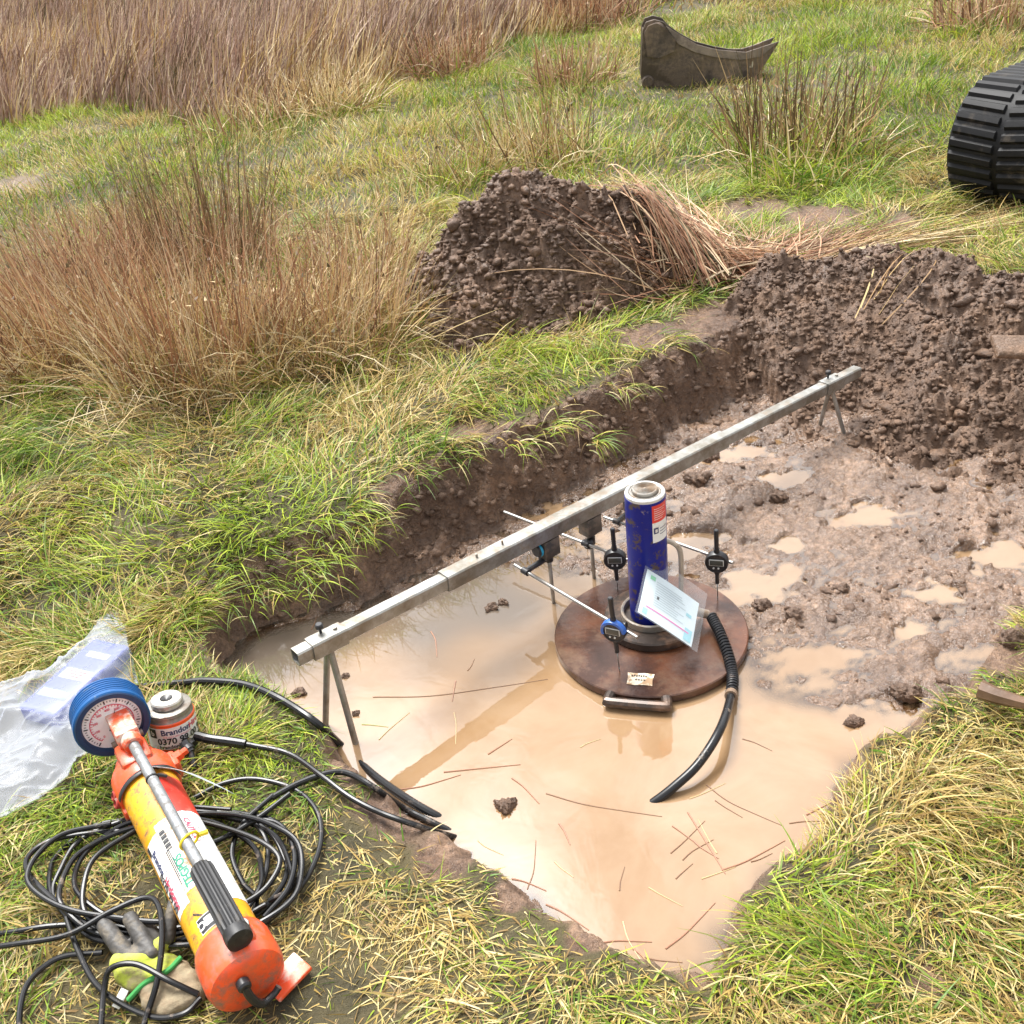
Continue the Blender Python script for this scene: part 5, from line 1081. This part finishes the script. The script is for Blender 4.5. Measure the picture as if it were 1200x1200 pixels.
# ================================================================== WORK GLOVE
gv = gz(168, 1105, 0); glove = thing('work_glove', gv, 'muddy work glove with grey rubber fingers and a yellow green back', 'glove')
def blob(name, caps, m, vox=.0035, parent=glove, noise_amt=0.0006):
    """fleshy shape from tapered capsules (a, b, ra, rb) fused by a voxel remesh"""
    mb = MB()
    for a, b, ra, rb in caps:
        a, b = Vector(a), Vector(b); d = (b - a); L = d.length; M = frame(a, d); pr = []
        for i in range(7): t = -math.pi / 2 + math.pi / 2 * i / 6; pr.append((max(0, ra * math.cos(t)), ra * math.sin(t)))
        for i in range(7): t = math.pi / 2 * i / 6; pr.append((max(0, rb * math.cos(t)), L + rb * math.sin(t)))
        mb.lathe(pr, M, 18)
    me = bpy.data.meshes.new('b'); me.from_pydata([tuple(v) for v in mb.v], [], mb.f); bm = bmesh.new(); bm.from_mesh(me); bmesh.ops.remove_doubles(bm, verts=bm.verts, dist=1e-5); bmesh.ops.recalc_face_normals(bm, faces=bm.faces[:]); bm.to_mesh(me); bm.free()
    o = bpy.data.objects.new('b', me); COL.objects.link(o); rm = o.modifiers.new('r', 'REMESH'); rm.mode = 'VOXEL'; rm.voxel_size = vox; sm = o.modifiers.new('s', 'SMOOTH'); sm.factor = .6; sm.iterations = 4
    bpy.context.view_layer.update(); me2 = bpy.data.meshes.new_from_object(o.evaluated_get(bpy.context.evaluated_depsgraph_get())); bpy.data.objects.remove(o)
    for v in me2.vertices:
        k = noise_amt * math.sin(v.co.x * 260 + 3 * math.sin(v.co.y * 190)) * math.cos(v.co.z * 230 + v.co.y * 140); v.co += v.normal * k
    me2.name = name; me2.materials.append(m); me2.polygons.foreach_set('use_smooth', [True] * len(me2.polygons)); return link_mesh(name, me2, parent)
G = lambda px, py, l: gz(px, py, l)
M_gfing = mat('dipped_rubber', (.06, .056, .052), .55, var=.25, vscale=40, dirt=(.17, .14, .10), dirt_amt=.3, dscale=30, bump=.4, bscale=200)
M_gyel = mat('knit_yellow', (.42, .48, .05), .8, var=.2, vscale=60, dirt=(.28, .24, .1), dirt_amt=.4, dscale=25, bump=.6, bscale=350)
M_gknit = mat('knit_cream', (.27, .22, .14), .85, var=.25, vscale=60, dirt=(.24, .17, .1), dirt_amt=.45, dscale=25, bump=.7, bscale=300)
blob('fingers', [(G(150, 1122, .04), G(128, 1092, .05), .020, .018), (G(128, 1092, .05), G(122, 1084, .05), .018, .016), (G(178, 1118, .05), G(153, 1077, .06), .018, .0165), (G(185, 1112, .04), G(176, 1090, .04), .017, .015), (G(196, 1098, .06), G(202, 1068, .085), .0165, .0135), (G(202, 1068, .085), G(203, 1058, .09), .0135, .012), (G(150, 1122, .04), G(178, 1118, .05), .020, .018)], M_gfing)
blob('back', [(G(142, 1128, .035), G(172, 1124, .042), .0235, .0235), (G(172, 1124, .042), G(197, 1100, .05), .022, .0165), (G(150, 1140, .03), G(198, 1132, .03), .027, .024), (G(160, 1150, .025), G(204, 1142, .03), .024, .024)], M_gyel)
blob('cuff', [(G(178, 1160, .025), G(210, 1140, .03), .026, .025), (G(182, 1172, .018), G(222, 1152, .022), .028, .027), (G(196, 1182, .018), G(226, 1166, .02), .024, .026)], M_gknit)
mb = MB(); mb.tube(smooth_path([G(150, 1172, .03), G(170, 1152, .05), G(196, 1138, .058), G(212, 1122, .055)], 5), .0055, 8); mb.build('green_hem', mat('green_hem', (.04, .26, .06), .8), glove)
mb = MB(); lM2 = frame(G(141, 1170, .022), Vector((-.1, -.5, 1)), (G(148, 1160, .022) - G(134, 1178, .022))); mb.box(lM2, (.036, .018, .001)); mb.build('care_label', M_white, glove)

# ================================================================== DIGGER BUCKET
bq = at(792, 112, .0); bn = Vector((-.13, -1, 0)).normalized(); bxv = Vector((-bn.y, bn.x, 0)); bxv = bxv if bxv.x > 0 else -bxv
def on_side(px, py):
    d = ray(px, py); t = (bq - CAM).dot(bn) / d.dot(bn); p = CAM + t * d - bq; return (p.dot(bxv), p.z)
side_px = [(751, 28), (755, 18), (765, 15), (776, 18), (784, 27), (797, 36), (815, 46), (838, 52), (856, 55), (872, 55), (888, 50), (911, 41), (902, 56), (893, 70), (882, 85), (872, 97), (855, 113), (830, 122), (800, 122), (776, 114), (764, 105), (754, 96), (749, 84)]
side_px = [(a + 2, b + 8) for a, b in side_px]
prof_b = [on_side(a, b) for a, b in side_px]
BW = .24; bback = -bn
bucket = thing('digger_bucket', (bq.x, bq.y, tz(bq.x, bq.y)), 'muddy brown steel digger bucket lying on its side in the green grass', 'digger bucket')
BM = Matrix(((bxv.x, 0, bback.x, bq.x), (bxv.y, 0, bback.y, bq.y), (bxv.z, 1, bback.z, bq.z), (0, 0, 0, 1)))      # local x along, y up, z into the field
for z0 in (0, BW):
    mb = MB(); mb.prism(prof_b, BM @ Matrix.Translation((0, 0, z0)), .028, .004); mb.build('side_plate', M_bucket, bucket)
# curved shell: bottom and back between the side plates
sh = prof_b[12:] + prof_b[:1]; mb = MB(); vs = []; cxm = sum(p[0] for p in prof_b) / len(prof_b); cym = sum(p[1] for p in prof_b) / len(prof_b) + .1
for (u, v) in sh:
    du, dv = cxm - u, cym - v; L = math.hypot(du, dv)
    for k, z in ((0, .028), (0, BW), (.024, BW), (.024, .028)): vs.append(BM @ Vector((u + du / L * (k + .004), v + dv / L * (k + .004), z)))
fs = [(4 * i + k, 4 * i + (k + 1) % 4, 4 * i + 4 + (k + 1) % 4, 4 * i + 4 + k) for i in range(len(sh) - 1) for k in range(4)] + [(0, 1, 2, 3), tuple(4 * (len(sh) - 1) + k for k in (3, 2, 1, 0))]
mb.add(vs, fs); mb.build('shell', M_bucket, bucket)
for (a, b, rr) in ((769, 27, .055), (757, 88, .05)):
    u, v = on_side(a + 2, b + 8); mb = MB(); mb.lathe([(0, -.022), (rr - .01, -.022), (rr, -.012), (rr, .0)], frame(BM @ Vector((u, v, 0)), bback), 24); mb.lathe([(0, 0), (rr * .55, 0), (rr * .55, BW + .05), (0, BW + .05)], frame(BM @ Vector((u, v, -.03)), bback), 20); mb.build('hinge_pin', M_bucket, bucket)
# second lug plate beside the hinge and the wear strip along the mouth
lug_px = [(753, 30), (757, 22), (767, 18), (778, 24), (790, 38), (788, 52), (770, 60), (756, 58)]
mb = MB(); mb.prism([on_side(a + 2, b + 8) for a, b in lug_px], BM @ Matrix.Translation((0, 0, -.035)), .033, .004); mb.build('lug_plate', M_bucket, bucket)
strip_px = [(778, 22), (797, 34), (815, 44), (838, 50), (872, 53), (911, 40), (890, 58), (866, 62), (836, 59), (812, 53), (792, 43)]
mb = MB(); mb.prism([on_side(a + 2, b + 8) for a, b in strip_px], BM @ Matrix.Translation((0, 0, -.013)), .012, .002); mb.build('wear_strip', mat('worn_edge', (.26, .21, .17), .5, .3, var=.3, vscale=8, dirt=(.13, .10, .08), dirt_amt=.45, dscale=6), bucket)

# ================================================================== RUBBER TRACK of a machine outside the photo
tq = at(1122, 230, .03); TR = .285; tl = Vector((1, -1.3, 0)).normalized(); tfw = Vector((-tl.y, tl.x, 0))     # tl: across the track, tfw: along the track, away from the viewer
tc0 = Vector((tq.x, tq.y, 0)) + tfw * (TR * .40); TW = .46; TLen = .95
zt = tz(tc0.x, tc0.y) + TR - .03
track = thing('rubber_track', (tc0.x, tc0.y, zt - TR), 'black muddy rubber track of a digger poking into the right edge of the photo', 'digger track')
TM_ = Matrix(((tl.x, tfw.x, 0, tc0.x), (tl.y, tfw.y, 0, tc0.y), (0, 0, 1, zt), (0, 0, 0, 1)))        # local x across, y along, z up
def loop_pt(s, r):
    """point on the belt loop: s in metres, returns y, z, normal"""
    A = math.pi * TR; tot = 2 * A + 2 * TLen; s = s % tot
    if s < A: a = math.pi / 2 + s / TR; return (r * math.cos(a), r * math.sin(a), math.cos(a), math.sin(a))
    s -= A
    if s < TLen: return (s, -r, 0, -1)
    s -= TLen
    if s < A: a = -math.pi / 2 + s / TR; return (TLen + r * math.cos(a), r * math.sin(a), math.cos(a), math.sin(a))
    s -= A; return (TLen - s, r, 0, 1)
TOT = 2 * math.pi * TR + 2 * TLen; NS = 160; mb = MB(); vs = []; fs = []
for i in range(NS):
    for (xx, rr) in ((0, TR - .035), (0, TR - .010), (.02, TR), (TW - .02, TR), (TW, TR - .010), (TW, TR - .035)):
        y_, z_, a_, b_ = loop_pt(TOT * i / NS, rr); vs.append(TM_ @ Vector((xx, y_, z_)))
for i in range(NS):
    for k in range(6): fs.append((6 * i + k, 6 * i + (k + 1) % 6, 6 * ((i + 1) % NS) + (k + 1) % 6, 6 * ((i + 1) % NS) + k))
mb.add(vs, fs); belt = mb.build('belt', M_track, track)
NL = 58
for i in range(NL):
    for half, (x0, x1) in enumerate(((.008, TW * .52), (TW * .56, TW - .008))):
        s0 = TOT * (i + .5 * half * .35) / NL; vs = []
        if half == 0: mb = MB()
        ns = 4; w_ = TOT / NL * .78
        for k in range(ns + 1):
            for (xx, hh, sh_) in ((x0, -.004, 0), (x0 + .008, .015, .1), (x1 - .008, .015, -.1), (x1, -.004, 0)):
                y_, z_, a_, b_ = loop_pt(s0 + w_ * (k / ns) + (.020 * (xx - x0) / (x1 - x0) if half == 0 else .020 * (x1 - xx) / (x1 - x0)), TR + hh * (1 if 0 < k < ns else .0)); vs.append(TM_ @ Vector((xx, y_, z_)))
        fs = [(4 * k + j, 4 * k + j + 1, 4 * k + 5 + j, 4 * k + 4 + j) for k in range(ns) for j in range(3)]
        mb.add(vs, fs)
    mb.build('tread_lug', M_track, track)
mb = MB(); mb.lathe([(.0, .02), (.10, .02), (.12, .05), (TR - .10, .06), (TR - .06, .09), (TR - .05, .14), (TR - .05, TW - .14), (TR - .06, TW - .09), (TR - .10, TW - .06), (0, TW - .05)], TM_ @ Matrix.Rotation(math.pi / 2, 4, 'Y'), 40); mb.build('idler_wheel', M_bucket, track)
mb = MB(); mb.lathe([(.0, .02), (.10, .02), (.12, .05), (TR - .10, .06), (TR - .06, .09), (TR - .05, .14), (TR - .05, TW - .14), (TR - .06, TW - .09), (TR - .10, TW - .06), (0, TW - .05)], TM_ @ Matrix.Translation((0, TLen, 0)) @ Matrix.Rotation(math.pi / 2, 4, 'Y'), 40); mb.build('drive_wheel', M_bucket, track)
mb = MB(); mb.box(TM_ @ Matrix.Translation((TW / 2, TLen / 2, 0)), (.20, TLen * .8, .26), .02); mb.build('track_frame', M_bucket, track)

# ================================================================== CLODS, STICKS AND FLOATING STEMS
r = np.random.default_rng(5); BIG_V, BIG_F = ico(4)
def clod(px, py, rad, label, z=-.19, name='mud_clod', cat='mud clod', sq=.7):
    p = at(px, py, z); g = tz(p.x, p.y); p = at(px, py, max(g, WATER_Z) + rad * .25)
    V = BIG_V * (1 + .22 * np.sin(BIG_V[:, :1] * 3.1 + px) * np.cos(BIG_V[:, 1:2] * 2.7 + py)); ph = r.random(3) * 60
    n = fbm(V[:, 0] * 2.2 + ph[0] + V[:, 2], V[:, 1] * 2.2 + ph[1] - V[:, 2], 5, 500, .62); V = V * (1 + .38 * n)[:, None] * np.array([1.1, .9, sq]) * rad + np.array([p.x, p.y, p.z])
    o = link_mesh(name, quads_mesh(name, V, BIG_F, [M_clod], True), None, (p.x, p.y, max(g, WATER_Z))); tag(o, label, cat)
clod(818, 561, .036, 'crumbly mud clod beside the beam behind the blue jack'); clod(833, 536, .026, 'small mud clod in the puddle under the middle of the beam'); clod(912, 582, .022, 'round dark mud clod on the wet mud in front of the soil bank')
clod(893, 710, .026, 'mud clod in the shallow puddle right of the plate'); clod(576, 712, .017, 'small clod standing in the water left of the plate'); clod(590, 706, .014, 'tiny clod beside the small clod left of the plate')
clod(592, 944, .021, 'clod with dark grit poking out of the cream water'); clod(350, 812, .016, 'dark clod in the grey water below the near end of the beam'); clod(417, 836, .010, 'little clod in the water beside the front leg of the beam')
clod(1062, 812, .030, 'dark lump of mud near the right corner of the water'); clod(930, 720, .022, 'mud clod on the churned mud right of the plate edge'); clod(985, 690, .020, 'mud clod in the middle of the churned mud'); clod(1000, 846, .018, 'muddy lump at the edge of the water by the right grass bank')
clod(1190, 748, .035, 'clod at the top of the right grass bank', -.1); clod(405, 792, .010, 'tiny pebble of soil in the water under the beam end'); clod(650, 300, .055, 'pale flat clod on the face of the tall soil heap', .35, sq=.4)
def stick(px0, py0, px1, py1, rad, z, label, name='stick', mtl=None, sag=.004, cat='stick', group=None):
    a, b = at(px0, py0, z), at(px1, py1, z); m = (a + b) / 2; sd = Vector((-(b - a).y, (b - a).x, 0)) * random.uniform(-.06, .06) + Vector((0, 0, sag))
    mb = MB(); pt_ = smooth_path([a, a.lerp(b, .33) + sd, a.lerp(b, .68) + sd * .6, b], 5); mb.tube(pt_, [rad * (1 - .5 * i / len(pt_)) for i in range(len(pt_))], 7); o = mb.build(name, mtl or M_stick, None, (m.x, m.y, z)); tag(o, label, cat, group)
stick(1148, 808, 1215, 828, .024, -.05, 'thick brown wooden stick lying at the right grass bank', sag=0)
slab = at(1188, 408, .17); mb = MB(); sM = frame(slab, (.1, -.25, 1), (1, -.1, .05)); mb.box(sM, (.15, .11, .03), .012, 0, 3); bm_ = None
for v in mb.v: v += Vector((noise2(np.array([v.x * 14]), np.array([v.y * 14 + v.z * 20]), 3)[0] * .015, 0, noise2(np.array([v.x * 18]), np.array([v.y * 18]), 4)[0] * .015))
o = mb.build('earth_slab', soil_mat('slab_soil', light=(.24, .145, .09), dark=(.12, .07, .04)), None, slab); tag(o, 'flat slab of lighter brown earth lying on the right soil bank', 'slab')
M_stem = [mat('stem_tan', (.42, .31, .16), .5), mat('stem_brown', (.17, .09, .05), .5), mat('stem_red', (.25, .12, .07), .5), mat('stem_green', (.30, .30, .10), .5)]
STEMS = [(437, 817, 642, 796, 1, 'long thin dark stem floating across the water left of the plate'), (444, 867, 480, 835, 0, 'pale straw floating in the water near the beam leg'), (424, 849, 455, 852, 3, 'greenish blade floating beside the pale straw near the beam leg'), (534, 798, 530, 822, 2, 'short reddish stem standing across the long dark stem'),
         (640, 930, 776, 957, 1, 'long dark stem floating below the hose end'), (532, 835, 534, 872, 0, 'tan stem floating upright in the orange reflection of the beam'), (600, 912, 632, 942, 2, 'reddish stem left of the long dark stem'), (520, 905, 610, 896, 2, 'stem floating along the front of the beam reflection'),
         (806, 952, 850, 1024, 2, 'thick reddish stem in the middle of the cream water'), (846, 1020, 920, 985, 2, 'reddish stem slanting to the right grass bank'), (828, 920, 918, 968, 1, 'thin dark stem between the hose and the right bank'), (786, 1000, 826, 962, 1, 'dark stem crossing the thick reddish stem'), (792, 1030, 812, 1012, 1, 'short dark stem below the crossing stems'),
         (618, 1042, 628, 985, 1, 'thin curved stem near the left grass edge of the cream water'), (726, 1044, 732, 1016, 1, 'short dark stem alone in the lower cream water'), (650, 1010, 672, 1028, 0, 'tan stem in the lower left cream water'), (780, 1112, 838, 1058, 2, 'long reddish stem near the bottom corner of the water'), (730, 1080, 760, 1140, 0, 'pale stem sloping down to the bottom corner'),
         (742, 1112, 766, 1140, 2, 'stem beside the pale stem at the bottom corner'), (925, 965, 968, 962, 1, 'thin stem tucked against the right grass bank'), (700, 1106, 764, 1104, 2, 'thin stem lying level near the bottom corner'), (840, 1000, 818, 960, 0, 'tan stem close to the thick reddish stem'), (548, 786, 556, 772, 1, 'tiny dark stem left of the plate'), (808, 936, 850, 918, 0, 'pale straw right of the hose end'),
         (572, 884, 600, 866, 2, 'short stem in the orange reflection of the beam'), (470, 925, 540, 908, 2, 'brown stem near the pit corner hoses'), (680, 876, 704, 866, 0, 'small tan stem in front of the plate'), (760, 1040, 800, 1062, 0, 'tan stem lying across the lower cream water'), (880, 1010, 905, 1000, 1, 'short stem by the right grass bank'), (655, 965, 668, 990, 2, 'short reddish stem left of the lower cream water'),
         (812, 985, 842, 1006, 2, 'short reddish stem beside the thick reddish stem'), (800, 1008, 836, 984, 1, 'thin stem crossing the middle of the thick reddish stem'), (822, 1030, 862, 1016, 0, 'tan stem at the foot of the thick reddish stem'), (788, 968, 818, 990, 2, 'reddish stem above the crossing dark stem'), (838, 938, 870, 958, 1, 'short dark stem right of the hose end'),
         (945, 955, 975, 940, 2, 'reddish stem caught in the right bank grass'), (900, 1030, 916, 1002, 1, 'stem half under the right bank grass'), (560, 985, 590, 1002, 0, 'tan stem beside the left bank near the pit corner'), (600, 1030, 640, 1044, 2, 'reddish stem resting on the lower left water edge'), (755, 1122, 800, 1128, 1, 'dark stem across the bottom tip of the water'),
         (640, 1060, 690, 1090, 2, 'stem along the lower left water edge'), (365, 738, 372, 718, 1, 'thin stem in the brown water under the bank'), (505, 740, 512, 770, 2, 'reddish stem in the grey water behind the beam sleeve'), (870, 866, 905, 880, 1, 'dark stem near the right corner of the water')]
random.seed(21)
for (a, b, c_, d, m_, lb_) in STEMS: stick(a, b, c_, d, .0017 if m_ != 2 else .0022, WATER_Z + .0004, lb_, 'floating_stem', M_stem[m_], .0, 'stem', 'dead stems floating on the water')
